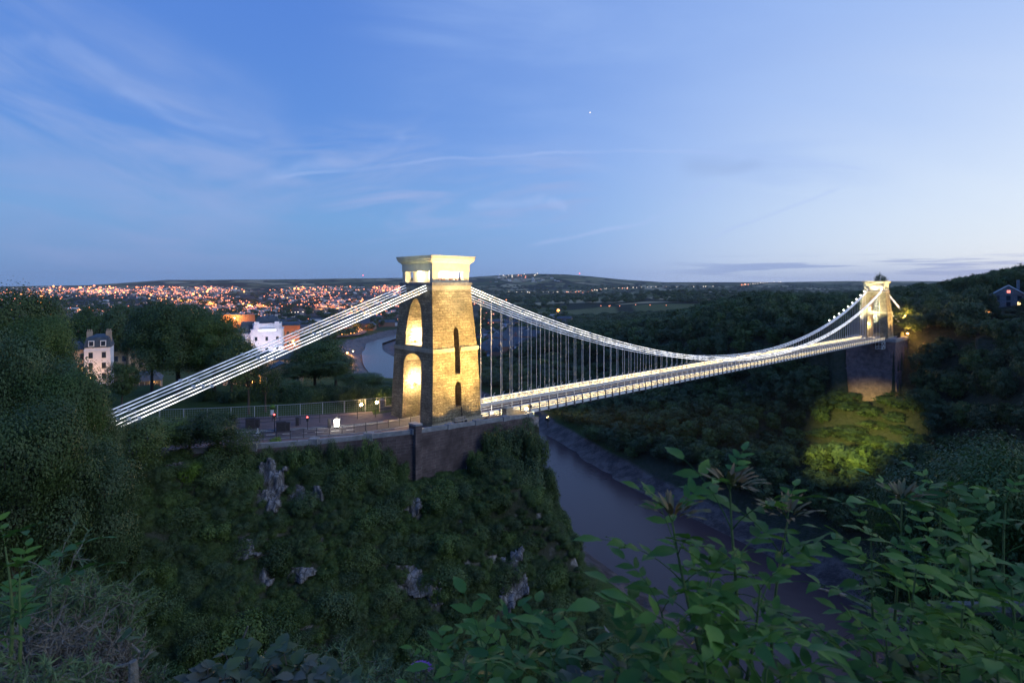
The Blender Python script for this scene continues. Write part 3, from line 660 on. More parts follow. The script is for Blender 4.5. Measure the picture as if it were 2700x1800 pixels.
for v, near in ((CN, True), (CF, False)):
    for k in (0, 1, 2):
        off = k*STEP; dzk = (1-k)*0.44
        tl = [4.8]+[t for t in np.arange(4.8+off if off else 4.8+LK, 259.8, LK)]+[259.8]
        chain(v, tl, lambda t: zc(t)+dzk, k, M['led'] if near else M['led_dim'], near)
        tl = [4.8]+[t for t in np.arange(4.8-LK+off*0.4, -56, -LK)]+[-57.0]
        chain(v, tl, lambda t: ZT0-0.362*(4.8-t)+dzk, k, M['led'] if near else M['led_dim'], near)
        tl = [259.8]+[t for t in np.arange(259.8+LK, 322, LK)]+[325.0]
        chain(v, tl, lambda t: ZT1-0.334*(t-259.8)+dzk, k, M['led'] if near else M['led_dim'], near)
hm = MB().tube([(0, 0, 0), (0, 0, 1)], 0.038, 5).mesh('hanger', M['white'])
rest = MB(); nh = 0
hs = []
for v in (CN, CF):
    for i, t in enumerate(ts):
        if 11 < t < 254: hs.append((t, v, i))
hs.sort()
for t, v, i in hs:
    z0 = DZ(t)+0.45; z1 = max(zc(t)-0.5*(i % 3-1), z0+0.15)
    if nh < 99: o = link('hanger', hm, BR); o.location = (t, v, z0); o.scale = (1, 1, z1-z0); nh += 1
    else: rest.tube([(t, v, z0), (t, v, z1)], 0.05, 4)
tag(rest.build('hanger', M['white'], BR), kind='stuff')
# lamps on the far chain near the far tower
for i in range(9):
    t = SPAN-3-i*6.0; MB().lathe([(0.05, -0.28), (0.28, 0), (0.05, 0.28)], (t, CF, zc(t)+1.2), 6).build('chain_lamp', M['lantern'], BR)
# gantry hung under the deck beside the far pier
G = thing('maintenance_gantry', 'white lattice maintenance gantry hanging under the deck beside the far pier', 'gantry', B(247, 0.5, DZ(247)-0.9), RZ)
m = MB()
for x in (0, 5.5):
    for y in (0, 2.5): m.beam((x, y, 0), (x, y, -3.2), 0.14, 0.14)
for z in (-3.2, -2.2, -0.3):
    for y in (0, 2.5): m.beam((0, y, z), (5.5, y, z), 0.12, 0.12, (0, 0, 1))
    for x in (0, 5.5): m.beam((x, 0, z), (x, 2.5, z), 0.12, 0.12)
m.beam((0, 0, -3.2), (5.5, 0, -0.3), 0.1, 0.1); m.beam((5.5, 0, -3.2), (0, 0, -0.3), 0.1, 0.1)
m.build('frame', M['white'], G); MB().box(0, 5.5, 0, 2.5, -3.3, -3.22).build('platform', M['greyband'], G)

# ------------------------------------------------------------------ abutments and walls
W_L = [(-60, 66), (-46, 69.5), (-33.4, 72.5), (-25.8, 74.6), (-13.7, 80.0)]
E_ = B(17.6, -3.3, 0); E2 = B(17.6, 13.5, 0)
def wall_run(mb, pts, tops, bot, th=0.6):
    for (a, b), (za, zb) in zip(zip(pts, pts[1:]), zip(tops, tops[1:])):
        a = Vector((a[0], a[1], 0)); b = Vector((b[0], b[1], 0)); dd = (b-a).normalized(); nn = Vector((dd.y, -dd.x, 0))*th/2
        vs = [a-nn, a+nn, b+nn, b-nn]
        lo = [(p.x, p.y, bot) for p in vs]; hi = [(vs[0].x, vs[0].y, za), (vs[1].x, vs[1].y, za), (vs[2].x, vs[2].y, zb), (vs[3].x, vs[3].y, zb)]
        mb.loft([lo, hi])
AB = thing('retaining_wall', 'tall dark brick retaining wall with stone parapet under the near tower', 'wall', (-13.7, 80, -6))
def abuild(mb, name, mat, par=AB):
    o = mb.build(name, mat, par); o.location = -par.location; return o
m = MB(); wall_run(m, [(-13.7, 80.0), (E_.x, E_.y), (E2.x, E2.y)], [0.75, -0.55, -1.0], -16, 1.0); abuild(m, 'wall_face', M['wallstone'])
m = MB(); wall_run(m, [(-13.95, 79.6), (-13.2, 80.35)], [1.95, 1.95], -14, 1.6); abuild(m, 'corner_pier', M['wallstone'])
m = MB(); wall_run(m, [(-14.0, 79.55), (-13.15, 80.4)], [2.2, 2.2], 1.952, 1.8)
for q in (0.0, 0.27, 0.5, 0.75, 1.0):
    x = -13.7+(E_.x+13.7)*q; y = 80+(E_.y-80)*q; z = 1.35-1.3*q; a = Vector((x, y, 0)); m.loft([[tuple(a+U*i*0.65+V*j*0.5+Vector((0, 0, -0.62+z))) for i, j in ((-1, -1), (1, -1), (1, 1), (-1, 1))], [tuple(a+U*i*0.65+V*j*0.5+Vector((0, 0, z+0.12))) for i, j in ((-1, -1), (1, -1), (1, 1), (-1, 1))]])
abuild(m, 'pier_cap', M['coping'])
m = MB(); 
a0 = Vector((-13.7, 80, 0)); a1 = E_.copy()
m.loft([[tuple(a0-V*0.35+Vector((0, 0, 0.752))), tuple(a0+V*0.15+Vector((0, 0, 0.752))), tuple(a0+V*0.15+Vector((0, 0, 1.35))), tuple(a0-V*0.35+Vector((0, 0, 1.35)))],
        [tuple(a1-V*0.35+Vector((0, 0, -0.548))), tuple(a1+V*0.15+Vector((0, 0, -0.548))), tuple(a1+V*0.15+Vector((0, 0, 0.05))), tuple(a1-V*0.35+Vector((0, 0, 0.05)))]])
abuild(m, 'parapet', M['coping'])
AW = thing('approach_wall', 'low grey stone wall along the cliff edge beside the approach road', 'wall', (-25.8, 74.6, -4))
m = MB(); wall_run(m, W_L, [0.3, 0.5, 0.75, 0.75, 0.75], -9, 0.8); abuild(m, 'wall_face', M['wallstone'], AW)
m = MB()
for (a, b), (za, zb) in zip(zip(W_L, W_L[1:]), zip([0.3, 0.5, 0.75, 0.75, 0.75], [0.5, 0.75, 0.75, 0.75])):
    mm = MB(); wall_run(m, [a, b], [za+0.6, zb+0.6], min(za, zb)+0.002, 0.55)
for (x, y) in ((-19.5, 77.5), (-26.0, 74.7), (-33, 72.6)):
    m.box(x-0.6, x+0.6, y-0.5, y+0.5, 0.5, 1.5)
abuild(m, 'parapet', M['coping'], AW)
# far pier
FP = thing('bridge_pier', 'tall reddish brick pier rising from the trees under the far tower', 'pier', B(254.3, -3, -45), RZ)
prof = [(0, 1.6), (27, 0.6), (27.1, 0.15), (40.5, 0.0), (40.6, 0.4), (42.2, 0.4)]
def pring(z, g): return [(-g, -g, z), (23+g, -g, z), (23+g, 20+g, z), (-g, 20+g, z)]
MB().loft([pring(z, g) for z, g in prof[:4]]).build('pier_wall', M['farpier'], FP)
MB().loft([pring(40.502, 0.4), pring(42.1, 0.4)]).build('parapet', M['coping'], FP)
# near pier end block where the deck lands
EB = thing('stone_gate_pier', 'stone gate pier with sloping wing wall where the deck meets the abutment', 'pier', B(14.2, -1.4, -0.5), RZ)
MB().loft([rect(0.7, 0.55, -1), rect(0.7, 0.55, 1.5)]).loft([rect(0.8, 0.65, 1.5), rect(0.8, 0.65, 1.65), rect(0.1, 0.1, 2.0)]).build('pier_block', M['ashlar'], EB)
MB().add([(0.7, -0.25, -1), (5, -0.25, -1), (5, -0.25, 0.2), (0.7, -0.25, 1.3), (0.7, 0.25, -1), (5, 0.25, -1), (5, 0.25, 0.2), (0.7, 0.25, 1.3)],
         [(0, 1, 2, 3), (7, 6, 5, 4), (0, 4, 5, 1), (1, 5, 6, 2), (2, 6, 7, 3), (3, 7, 4, 0)]).build('wing_wall', M['ashlar'], EB)
def small_lamp(name, label, p, e, col, r=0.2, mat='bulb', h=0.6, cat='lamp', group=None):
    T = thing(name, label, cat, p, 0, group)
    MB().tube([(0, 0, 0), (0, 0, h)], 0.05, 6).build('post', M['iron'], T)
    MB().lathe([(0.04, h), (r, h+0.12), (r, h+0.3), (0.04, h+0.45)], n=8).build('lamp_head', M[mat], T)
    if e:
        ld = bpy.data.lights.new('lamp_light', 'POINT'); ld.energy = e; ld.color = col; ld.shadow_soft_size = 0.15
        lo = bpy.data.objects.new('lamp_light', ld); COL.objects.link(lo); lo.parent = T; lo.location = (0, 0, h+0.7)
    return T
small_lamp('terrace_lamp', 'small bright lamp on the abutment parapet beside the start of the deck', B(17.0, -3.1, 0.0), 90, GOLD, 0.28)
small_lamp('signal_lamp', 'white lantern at the deck end just behind the near tower', B(13.5, 1.8, DZ(13)), 60, (1, .9, .7), 0.3, 'lantern', 0.3)

# ------------------------------------------------------------------ approach: paving, road, rails and street furniture
def sheet(name, pts, z, mat, kind='structure'):
    n_ = len(pts); o = MB().add([(p[0], p[1], z if not callable(z) else z(p[0], p[1])) for p in pts], [tuple(range(n_))]).build(name, mat); tag(o, kind=kind); return o
tz = lambda x, y: float(np.interp((x+12.05)*0.7253+(y-86.1)*0.6885, [-5, 5, 22], [0.0, 0.0, -0.75]))
sheet('pavement', [(-62, 68), (-46, 70), (-33.4, 73), (-25.8, 75), (-13.7, 80.5), tuple(B(-2, -3, 0))[:2], tuple(B(-2, 14, 0))[:2], (-24, 97.5), (-30, 95.6), (-46, 92.5), (-62, 90)], 0.0, M['paving'])
q = [B(-2, -3, 0), B(4.9, -3, 0), B(4.9, 14, 0), B(-2, 14, 0)]
sheet('terrace', [tuple(p)[:2] for p in q], -0.004, M['paving'])
o = MB().add([tuple(B(4.9, -3, -0.004)), tuple(B(17.5, -3, -0.65)), tuple(B(17.5, 13, -0.65)), tuple(B(4.9, 13, -0.004))], [(0, 1, 2, 3)]).build('terrace', M['paving']); tag(o, kind='structure')
def off(pts, dd):
    out = []
    for i, p in enumerate(pts):
        a = Vector(pts[max(i-1, 0)]); b = Vector(pts[min(i+1, len(pts)-1)]); t_ = (b-a).normalized(); out.append((p[0]-t_.y*dd, p[1]+t_.x*dd))
    return out
pc = [tuple(B(9.6, 5.8, 0))[:2], tuple(B(0, 5.8, 0))[:2], tuple(B(-4, 6.0, 0))[:2], tuple(B(-9, 7.2, 0))[:2], tuple(B(-15, 10.2, 0))[:2], tuple(B(-22, 14.5, 0))[:2], tuple(B(-30, 19.5, 0))[:2], tuple(B(-42, 27, 0))[:2]]
L_, R_ = off(pc, 2.5), off(pc, -2.5)
def ribbon(name, A, B_, z, mat, kind='structure'):
    m = MB(); n_ = len(A); m.add([(x, y, z) for x, y in A]+[(x, y, z) for x, y in B_], [(i, i+1, n_+i+1, n_+i) for i in range(n_-1)]); o = m.build(name, mat); tag(o, kind=kind); return o
ribbon('road', R_, L_, 0.006, M['asphalt'])
ribbon('lane_marking', off(pc, 2.32), off(pc, 2.18), 0.011, M['paint']); ribbon('lane_marking', off(pc, -2.32), off(pc, -2.18), 0.011, M['paint'])
hs_ = []
m = MB()
cpc = [Vector((*p, 0)) for p in pc]
for i in range(3, 6):
    a, b = cpc[i], cpc[i+1]; dd = (b-a).normalized(); L = (b-a).length; s_ = 0
    while s_+1.2 < L:
        p = a+dd*s_; nn = Vector((-dd.y, dd.x, 0))
        m.add([tuple(p+nn*0.08+Vector((0, 0, .0115))), tuple(p-nn*0.08+Vector((0, 0, .0115))), tuple(p+dd*1.2-nn*0.08+Vector((0, 0, .0115))), tuple(p+dd*1.2+nn*0.08+Vector((0, 0, .0115)))], [(0, 1, 2, 3)]); s_ += 2.2
tag(m.build('centre_marking', M['paint']), kind='structure')
kb = ribbon
for sgn in (1, -1):
    A = off(pc[2:], sgn*2.55); B2 = off(pc[2:], sgn*2.75); m = MB()
    for i in range(len(A)-1):
        m.loft([[(A[i][0], A[i][1], 0.0), (B2[i][0], B2[i][1], 0.0), (B2[i][0], B2[i][1], 0.13), (A[i][0], A[i][1], 0.13)], [(A[i+1][0], A[i+1][1], 0.0), (B2[i+1][0], B2[i+1][1], 0.0), (B2[i+1][0], B2[i+1][1], 0.13), (A[i+1][0], A[i+1][1], 0.13)]])
    tag(m.build('kerb', M['coping']), kind='structure')
def fence(name, label, pts, sp, h, rails, pr, mat, railr, cat='fence', mesh=None):
    T = thing(name, label, cat, (pts[0][0], pts[0][1], pts[0][2])); P0 = T.location.copy()
    pts = [Vector(p)-P0 for p in pts]; pos = []; left_ = 0.0
    for a, b in zip(pts, pts[1:]):
        L = (b-a).length; s_ = left_
        while s_ < L: pos.append(a+(b-a)*(s_/L)); s_ += sp
        left_ = s_-L
    pm = MB().tube([(0, 0, -0.2), (0, 0, h)], pr, 6).mesh('post', mat)
    for p in pos[:95]: link('post', pm, T, p)
    m = MB()
    for rz_ in rails:
        m.tube([p+Vector((0, 0, rz_)) for p in pts], railr, 5)
    m.build('rail', mat, T)
    if mesh:
        m = MB()
        for a, b in zip(pts, pts[1:]):
            L = (b-a).length; n_ = int(L/0.35)
            for i in range(n_): p = a+(b-a)*(i/n_); m.beam(p, p+Vector((0, 0, h-0.1)), 0.012, 0.012, (1, 0, 0))
            for z in np.arange(0.2, h-0.1, 0.35): m.beam(a+Vector((0, 0, z)), b+Vector((0, 0, z)), 0.012, 0.012)
        m.build('wire_mesh', mat, T)
    return T
G0 = [at(1082, 1117, 88), at(985, 1127, 85), at(905, 1138, 82.5), at(830, 1147, 81), at(754, 1156, 79.5), at(680, 1163, 78)]
fence('railing', 'low dark metal railing along the cliff side of the approach road', [(p.x, p.y, 0.13) for p in G0], 1.75, 1.1, (1.1, 0.6), 0.045, M['iron'], 0.03)
G1 = [(-8.8, 99.5, 0), (-16.5, 97.6, 0), (-27, 92.2, 0), (-36, 88.8, 0), (-46, 86.5, 0), (-58, 84.5, 0)]
fence('railing', 'dark metal railing along the far kerb of the approach road', [(x, y-1.5, 0.13) for x, y, z in G1], 2.9, 1.1, (1.1, 0.6), 0.05, M['iron'], 0.03)
fence('mesh_fence', 'tall wire mesh fence on pale posts between the road and the lawn', [(x*1.02, y+4.5, 0) for x, y, z in G1]+[(-75, 86, -0.3)], 3.5, 2.0, (1.97,), 0.06, M['steelpost'], 0.035, mesh=True)

def cabinet(p, wd, h, label):
    T = thing('toll_cabinet', label, 'cabinet', p, 0.35, 'dark cabinets at the toll lanes')
    MB().box(-wd/2, wd/2, -0.35, 0.35, 0.0, h).build('body', M['boxdark'], T)
    MB().loft([rect(wd/2+0.06, 0.41, h), rect(wd/2+0.06, 0.41, h+0.06), rect(wd/2-0.1, 0.2, h+0.14)]).build('lid', M['iron'], T)
    MB().box(-wd/2+0.1, wd/2-0.1, -0.38, -0.352, 0.25, h-0.15).build('door', M['iron'], T)
cab = [((660, 1129), 89, 1.3, 1.5), ((678, 1127), 90, 0.6, 1.3), ((741, 1137), 86, 1.3, 1.4), ((757, 1135), 86.5, 0.8, 1.2), ((784, 1121), 91, 0.5, 1.2), ((868, 1126), 88, 0.5, 1.2)]
def gp(px, py): Y = F*CH/(py-HY); return at(px, py, Y)
ln = ['wide dark cabinet at the far left end of the toll lanes', 'narrow dark cabinet just right of the leftmost wide one', 'wide dark cabinet in the middle of the toll lanes', 'narrower dark cabinet close beside the middle wide one', 'slim dark cabinet standing alone in the middle lane', 'dark cabinet right beside the glowing white lantern']
for ((px, py), _, wd, h), lb in zip(cab, ln): cabinet(tuple(gp(px, py)), wd, h, lb)
p = gp(888, 1128)
T = thing('lantern', 'glowing white lantern box beside the approach road', 'lantern', tuple(p))
MB().box(-0.3, 0.3, -0.3, 0.3, 0, 0.25).build('base', M['iron'], T); MB().loft([rect(0.28, 0.28, 0.25), rect(0.33, 0.33, 1.35)]).build('lamp_glass', M['lantern'], T)
MB().loft([rect(0.36, 0.36, 1.35), rect(0.1, 0.1, 1.6)]).build('cap', M['iron'], T)
ld = bpy.data.lights.new('lantern_light', 'POINT'); ld.energy = 260; ld.color = (1, .85, .6); ld.shadow_soft_size = 0.4
lo = bpy.data.objects.new('lantern_light', ld); COL.objects.link(lo); lo.parent = T; lo.location = (0, -0.2, 1.9)
def signal(px, py, h, label):
    T = thing('traffic_signal', label, 'traffic light', tuple(gp(px, py)), 0)
    MB().tube([(0, 0, 0), (0, 0, h)], 0.06, 6).build('post', M['iron'], T); MB().box(-0.16, 0.16, -0.12, 0.12, h, h+0.8).build('signal_head', M['iron'], T)
    MB().lathe([(0.13, 0), (0.10, 0.06)], (0, 0, 0), 8).build('red_lamp', M['redlamp'], T).matrix_local = Matrix.Translation((0, -0.12, h+0.62)) @ Matrix.Rotation(PI/2, 4, 'X')
signal(724, 1137, 1.9, 'red traffic light on a post beside the middle toll cabinet')
signal(811, 1131, 1.2, 'shorter red traffic light between the toll cabinets and the glowing lantern')
T = thing('flower_basket_sign', 'white sign board with a flower basket on a post by the mesh fence', 'sign', tuple(gp(718, 1108)), 0)
MB().tube([(0, 0, 0), (0, 0, 2.1)], 0.06, 6).build('post', M['iron'], T); MB().box(-0.25, 0.25, -0.08, -0.04, 0.9, 1.7).build('board', M['white'], T)
MB().lathe([(0.1, 1.75), (0.4, 2.0), (0.5, 2.2), (0.2, 2.5)], n=9).build('flower_basket', M['leafL'], T)
T = thing('traffic_cone', 'small white traffic cone beside the toll lanes', 'cone', tuple(gp(680, 1141)))
MB().box(-0.25, 0.25, -0.25, 0.25, 0, 0.05).build('base', M['white'], T); MB().lathe([(0.18, 0.05), (0.03, 0.75)], n=10).build('body', M['white'], T)
def bench(p, rz, label, mat='wood'):
    T = thing('bench', label, 'bench', p, rz)
    m = MB()
    for y in (-0.2, 0, 0.2): m.box(-1.2, 1.2, y-0.08, y+0.08, 0.42, 0.47)
    m.build('seat', M[mat], T); m = MB()
    for z in (0.62, 0.82): m.box(-1.2, 1.2, 0.27, 0.31, z, z+0.13)
    m.build('backrest', M[mat], T)
    for x in (-1.0, 1.0): MB().box(x-0.05, x+0.05, -0.25, 0.3, 0, 0.42).box(x-0.05, x+0.05, 0.26, 0.31, 0.42, 0.95).build('leg', M['iron'], T)
bench(B(4.9, -0.75, 0.02), RZ, 'pale wooden bench at the foot of the near tower')
bench((-62.0, 101, float(hgt(-62, 101))), 0.2, 'dark bench on the lawn behind the mesh fence')
# drinking fountain / drainpipe on the tower face
T = thing('drainpipe', 'thin dark drainpipe running down the lit face of the near tower', 'pipe', B(5.6, -0.1, 0), RZ)
MB().tube([(0, 0.12, 2.4), (0, 0, 1.2), (0, -0.12, 0)], 0.07, 6).build('pipe', M['iron'], T)
# toll garden wall with two lamps
T = thing('garden_wall', 'low lit stone wall with end piers behind the far tower leg', 'wall', (-21.5, 97.5, 0), 0.42)
MB().box(-0.6, 11.5, -0.2, 0.2, 0, 0.9).build('wall_face', M['ashlar'], T)
for x in (-0.8, 11.6): MB().loft([rect(0.4, 0.4, 0, x), rect(0.4, 0.4, 1.9, x)]).loft([rect(0.5, 0.5, 1.9, x), rect(0.5, 0.5, 2.0, x), rect(0.1, 0.1, 2.2, x)]).build('end_pier', M['ashlar'], T)
for px, py, Y, lb in ((955, 1076, 97.5, 'orange lamp in front of the low garden wall, next to its end pier'), (996, 1073, 99.5, 'orange lamp in front of the low garden wall, nearer the tower')):
    p = at(px, py, Y); small_lamp('garden_lamp', lb, (p.x, p.y-0.6, 0.1), 420, (1, .62, .22), 0.24, 'bulb', 0.9)

# ------------------------------------------------------------------ foliage
def leaves_np(P, Nrm, size, r, asp=1.0):
    """quads at P facing roughly Nrm"""
    n = len(P); Nrm = Nrm/np.linalg.norm(Nrm, axis=1, keepdims=True)
    a = r.normal(size=(n, 3)); a -= (a*Nrm).sum(1, keepdims=True)*Nrm; a /= np.linalg.norm(a, axis=1, keepdims=True)
    b = np.cross(Nrm, a); s = (size*r.uniform(0.6, 1.35, n))[:, None]
    v = np.stack([P-a*s, P+b*s*asp*0.55+Nrm*s*0.15, P+a*s, P-b*s*asp*0.55+Nrm*s*0.15], 1).reshape(-1, 3)
    f = np.arange(4*n).reshape(-1, 4); return v, f
def crown_np(n, leaf, seed, lobes=9, shape='tree', asp=1.0, clump=0.10):
    r = np.random.default_rng(seed)
    Ls = []
    if shape == 'big':
        Ls.append((np.array([0, 0, 0.58]), 0.24))
        for i in range(lobes):
            a = r.uniform(0, 2*PI); el = r.uniform(-0.6, 1.25); rr = r.uniform(0.26, 0.34); Ls.append((np.array([math.cos(a)*rr*math.cos(el*0.85), math.sin(a)*rr*math.cos(el*0.85), 0.56+0.30*math.sin(el*1.25)]), r.uniform(0.085, 0.16)))
    elif shape == 'tree':
        Ls.append((np.array([0, 0, 0.62]), 0.30))
        for i in range(lobes):
            a = r.uniform(0, 2*PI); el = r.uniform(-0.35, 1.0); rr = 0.26; c = np.array([math.cos(a)*rr*math.cos(el*0.9), math.sin(a)*rr*math.cos(el*0.9), 0.60+0.25*math.sin(el*1.4)]); Ls.append((c, r.uniform(0.13, 0.21)))
    elif shape == 'tall':
        for i in range(lobes+3):
            z = r.uniform(0.25, 0.90); a = r.uniform(0, 2*PI); rr = 0.16*(1.15-z); Ls.append((np.array([math.cos(a)*rr, math.sin(a)*rr, z]), r.uniform(0.09, 0.16)*(1.25-0.5*z)))
    else:
        Ls.append((np.array([0, 0, 0.12]), 0.42))
        for i in range(lobes):
            a = r.uniform(0, 2*PI); rr = r.uniform(0.2, 0.5); Ls.append((np.array([math.cos(a)*rr, math.sin(a)*rr, r.uniform(0.0, 0.42)]), r.uniform(0.16, 0.30)))
    w_ = np.array([l[1]**2 for l in Ls]); w_ /= w_.sum()
    # leaf clumps sit on the lobes' shells
    ncl = max(20, int(n/14)); ci = r.choice(len(Ls), ncl, p=w_)
    dirs = r.normal(size=(ncl, 3)); dirs /= np.linalg.norm(dirs, axis=1, keepdims=True)
    cc = np.array([Ls[i][0] for i in ci]); rad = np.array([Ls[i][1] for i in ci]); cp = cc+dirs*(rad*r.uniform(0.72, 1.10, ncl))[:, None]
    keep = np.ones(ncl, bool)
    for c, q in Ls: keep &= np.linalg.norm(cp-c, axis=1) > q*0.70
    cp = cp[keep]; dirs = dirs[keep]; rad = rad[keep]
    k = r.integers(0, len(cp), n); sp = clump*rad[k][:, None]/0.2
    P = cp[k]+r.normal(size=(n, 3))*sp*0.36*np.array([1, 1, 0.7])
    Nr = dirs[k]*(2.0 if shape == 'big' else 1.2)+r.normal(size=(n, 3))*0.42+np.array([0, 0, 0.35])
    if shape == 'shrub': m = P[:, 2] > -0.25; P = P[m]; Nr = Nr[m]
    v, f = leaves_np(P, Nr, leaf, r, asp)
    return v, f, Ls
def trunk_mesh(name, Ls, r0=0.022, seed=0):
    r = random.Random(seed); m = MB()
    m.tube([(0, 0, -0.06), (0.004, 0, 0.15), (0, 0.006, 0.35), (0.01, 0, 0.55), (0, 0, 0.7)], [r0*1.35, r0, r0*0.8, r0*0.55, r0*0.25], 8)
    for c, q in Ls[1:]:
        z0 = r.uniform(0.28, 0.5); mid = (c[0]*0.5, c[1]*0.5, (z0+c[2])/2+0.02)
        m.tube([(0, 0, z0), mid, tuple(c)], [r0*0.5, r0*0.32, r0*0.12], 5)
    return m.mesh(name, M['bark'])
PROT = {}
def proto(key, n, leaf, seed, mat, shape='tree', lobes=9, asp=1.0, clump=0.10):
    v, f, Ls = crown_np(n, leaf, seed, lobes, shape, asp, clump)
    PROT[key] = (mesh_np('crown', v, f, M[mat]), trunk_mesh('trunk', Ls, 0.022, seed) if shape != 'shrub' else None)
for i in range(3): proto('big%d' % i, 60000, 0.0072, 10+i, ['leafA', 'leafC', 'leafB'][i], 'big', lobes=24, clump=0.13)
for i in range(4): proto('mid%d' % i, 15000, 0.0125, 20+i, ['leafA', 'leafB', 'leafC', 'leafA'][i], lobes=11, clump=0.10)
for i in range(2): proto('loose%d' % i, 4500, 0.016, 30+i, 'leafA', lobes=8, clump=0.16)
for i in range(5): proto('far%d' % i, 2600, 0.030, 40+i, ['leafA', 'leafB', 'leafC', 'leafA', 'leafC'][i], lobes=8, clump=0.12)
for i in range(5): proto('shrub%d' % i, 8500, 0.027, 50+i, ['leafA', 'leafC', 'leafB', 'leafA', 'leafC'][i], 'shrub', lobes=7, clump=0.12)
proto('shrub5', 6000, 0.034, 66, 'leafB', 'shrub', lobes=9, clump=0.16); proto('shrub6', 12000, 0.019, 67, 'leafD', 'shrub', lobes=10, clump=0.10); proto('shrub7', 5000, 0.030, 68, 'leafD', 'shrub', lobes=6, clump=0.20)
proto('shrubL', 8500, 0.027, 60, 'leafL', 'shrub', lobes=7)
proto('conifer', 9000, 0.014, 61, 'leafC', 'tall', lobes=14, clump=0.10)
def put_tree(key, x, y, z, R, H, label, group=None, name='tree', cat='tree', rz=None):
    T = thing(name, label, cat, (x, y, z), random.uniform(0, 6.28) if rz is None else rz, group)
    cm, tm = PROT[key]
    c = link('crown', cm, T); c.scale = (R/0.44, R/0.44, H)
    if tm: t_ = link('trunk', tm, T); t_.scale = (R/0.44, R/0.44, H)
    return T
def tree_px(key, px, ytop, Y, R, label, hmax=None, group=None, name='tree', zb=None):
    p = at(px, ytop, Y); g = float(hgt(p.x, p.y)) if zb is None else zb
    H = p.z-g
    if hmax and H > hmax: g = p.z-hmax; H = hmax
    return put_tree(key, p.x, p.y, g, R, H*1.04, label, group, name)
# named trees round the lawn and the left edge
for a in [
    ('big0', 470, 800, 112, 8.6, 'great dark spreading tree on the lawn, its crown the highest of the clump', 0),
    ('big1', 400, 812, 116, 5.6, 'dark tree left of the highest crown on the lawn'),
    ('big2', 565, 832, 112, 7.2, 'dark tree at the right end of the big clump beside the pale hotel block'),
    ('mid3', 610, 905, 108, 4.6, 'lower dark tree between the big clump and the chains'),
    ('mid0', 322, 960, 99, 3.0, 'small round tree in front of the white house, near the lit gap in the trees'),
    ('mid1', 262, 800, 190, 7.5, 'dark tree behind the white house roof, left one of the pair'),
    ('mid2', 335, 806, 192, 7.0, 'dark tree behind the white house roof, right one of the pair'),
    ('mid3', 205, 838, 195, 6.0, 'dark tree left of the pair behind the white house'),
    ('loose0', 655, 900, 96, 3.6, 'thin open tree with a forked trunk standing before the orange lit street'),
    ('loose1', 700, 955, 98, 3.0, 'thin open tree under the chains by the slate shed roof'),
    ('mid1', 830, 898, 128, 7.0, 'broad dark tree between the chains and the near tower, highest of its clump'),
    ('mid0', 885, 945, 124, 6.0, 'dark tree on the right shoulder of the clump beside the lagoon'),
    ('mid2', 775, 955, 122, 5.0, 'dark tree on the left shoulder of the clump under the chains'),
    ('mid3', 948, 985, 118, 5.0, 'dark tree right before the bend of the far river, beside the tower'),
    ('mid0', 1010, 1010, 116, 4.2, 'small dark tree just left of the near tower leg'),
    ('mid1', 740, 1000, 112, 4.4, 'low dark tree behind the mesh fence under the chains'),
    ('big0', 30, 778, 66, 6.4, 'tallest dark tree at the far left edge, its top above the city lights'),
    ('big2', 110, 850, 62, 3.4, 'dark tree overlapping the tallest one at the left edge, beside the white house'),
    ('big1', 150, 955, 60, 2.4, 'rounded dark tree just below and left of the white house'),
    ('big1', 40, 880, 46, 5.4, 'nearer teal green tree filling the left edge below the tallest tree'),
    ('big2', 160, 1000, 46, 3.8, 'teal green tree in front of the foot of the chains'),
    ('big1', 236, 1070, 50, 2.6, 'rounded tree that hides the anchored ends of the chains'),
    ('big0', 30, 1090, 36, 4.6, 'dark near tree at the left edge below the teal one'),
    ('big1', 190, 1140, 40, 4.2, 'teal leafy near tree left of the cliff'),
    ('mid2', 575, 1084, 71, 3.1, 'small round bush topped tree at the edge in front of the toll cabinets'),
    ('mid0', 500, 1108, 71, 3.4, 'small dark tree on the cliff edge left of the toll cabinets'),
    ('mid1', 420, 1104, 70, 3.6, 'small dark tree on the cliff edge below the lower end of the white chains'),
    ('mid3', 345, 1108, 62, 3.6, 'small dark tree on the cliff edge below the chain ends'),
    ('loose0', 640, 1128, 72, 2.6, 'open bushy tree beside the parapet below the toll cabinets'),
]:
    tree_px(a[0], a[1], a[2], a[3], a[4], a[5], hmax=a[4]*3.4)
def shrub_at(x, y, R, H, label, group, key=None, name='shrub', z=None):
    z = float(hgt(x, y)) if z is None else z
    T = thing(name, label, 'shrub', (x, y, z), random.uniform(0, 6.28), group)
    c = link('foliage', PROT[key or 'shrub%d' % random.randrange(8)][0], T); c.scale = (R, R, H); return T
# low bushes behind the fence
for px, Y, R, H in [(560, 108, 3.5, 3.5), (610, 106, 3, 3), (668, 108, 4, 3.6), (720, 106, 3, 3.2), (770, 108, 4.4, 4.4), (820, 106, 3.6, 4.5), (868, 108, 4, 5), (915, 106, 3.6, 5), (960, 107, 4, 5.5), (1005, 105, 3.2, 4.6), (1028, 103, 2.4, 3.6), (250, 98, 4, 4), (200, 96, 4, 5)]:
    x = (px-HX)/F*Y; shrub_at(x, Y, R, H, 'dark bush in the row along the back of the lawn beyond the mesh fence', 'bushes along the back of the lawn')
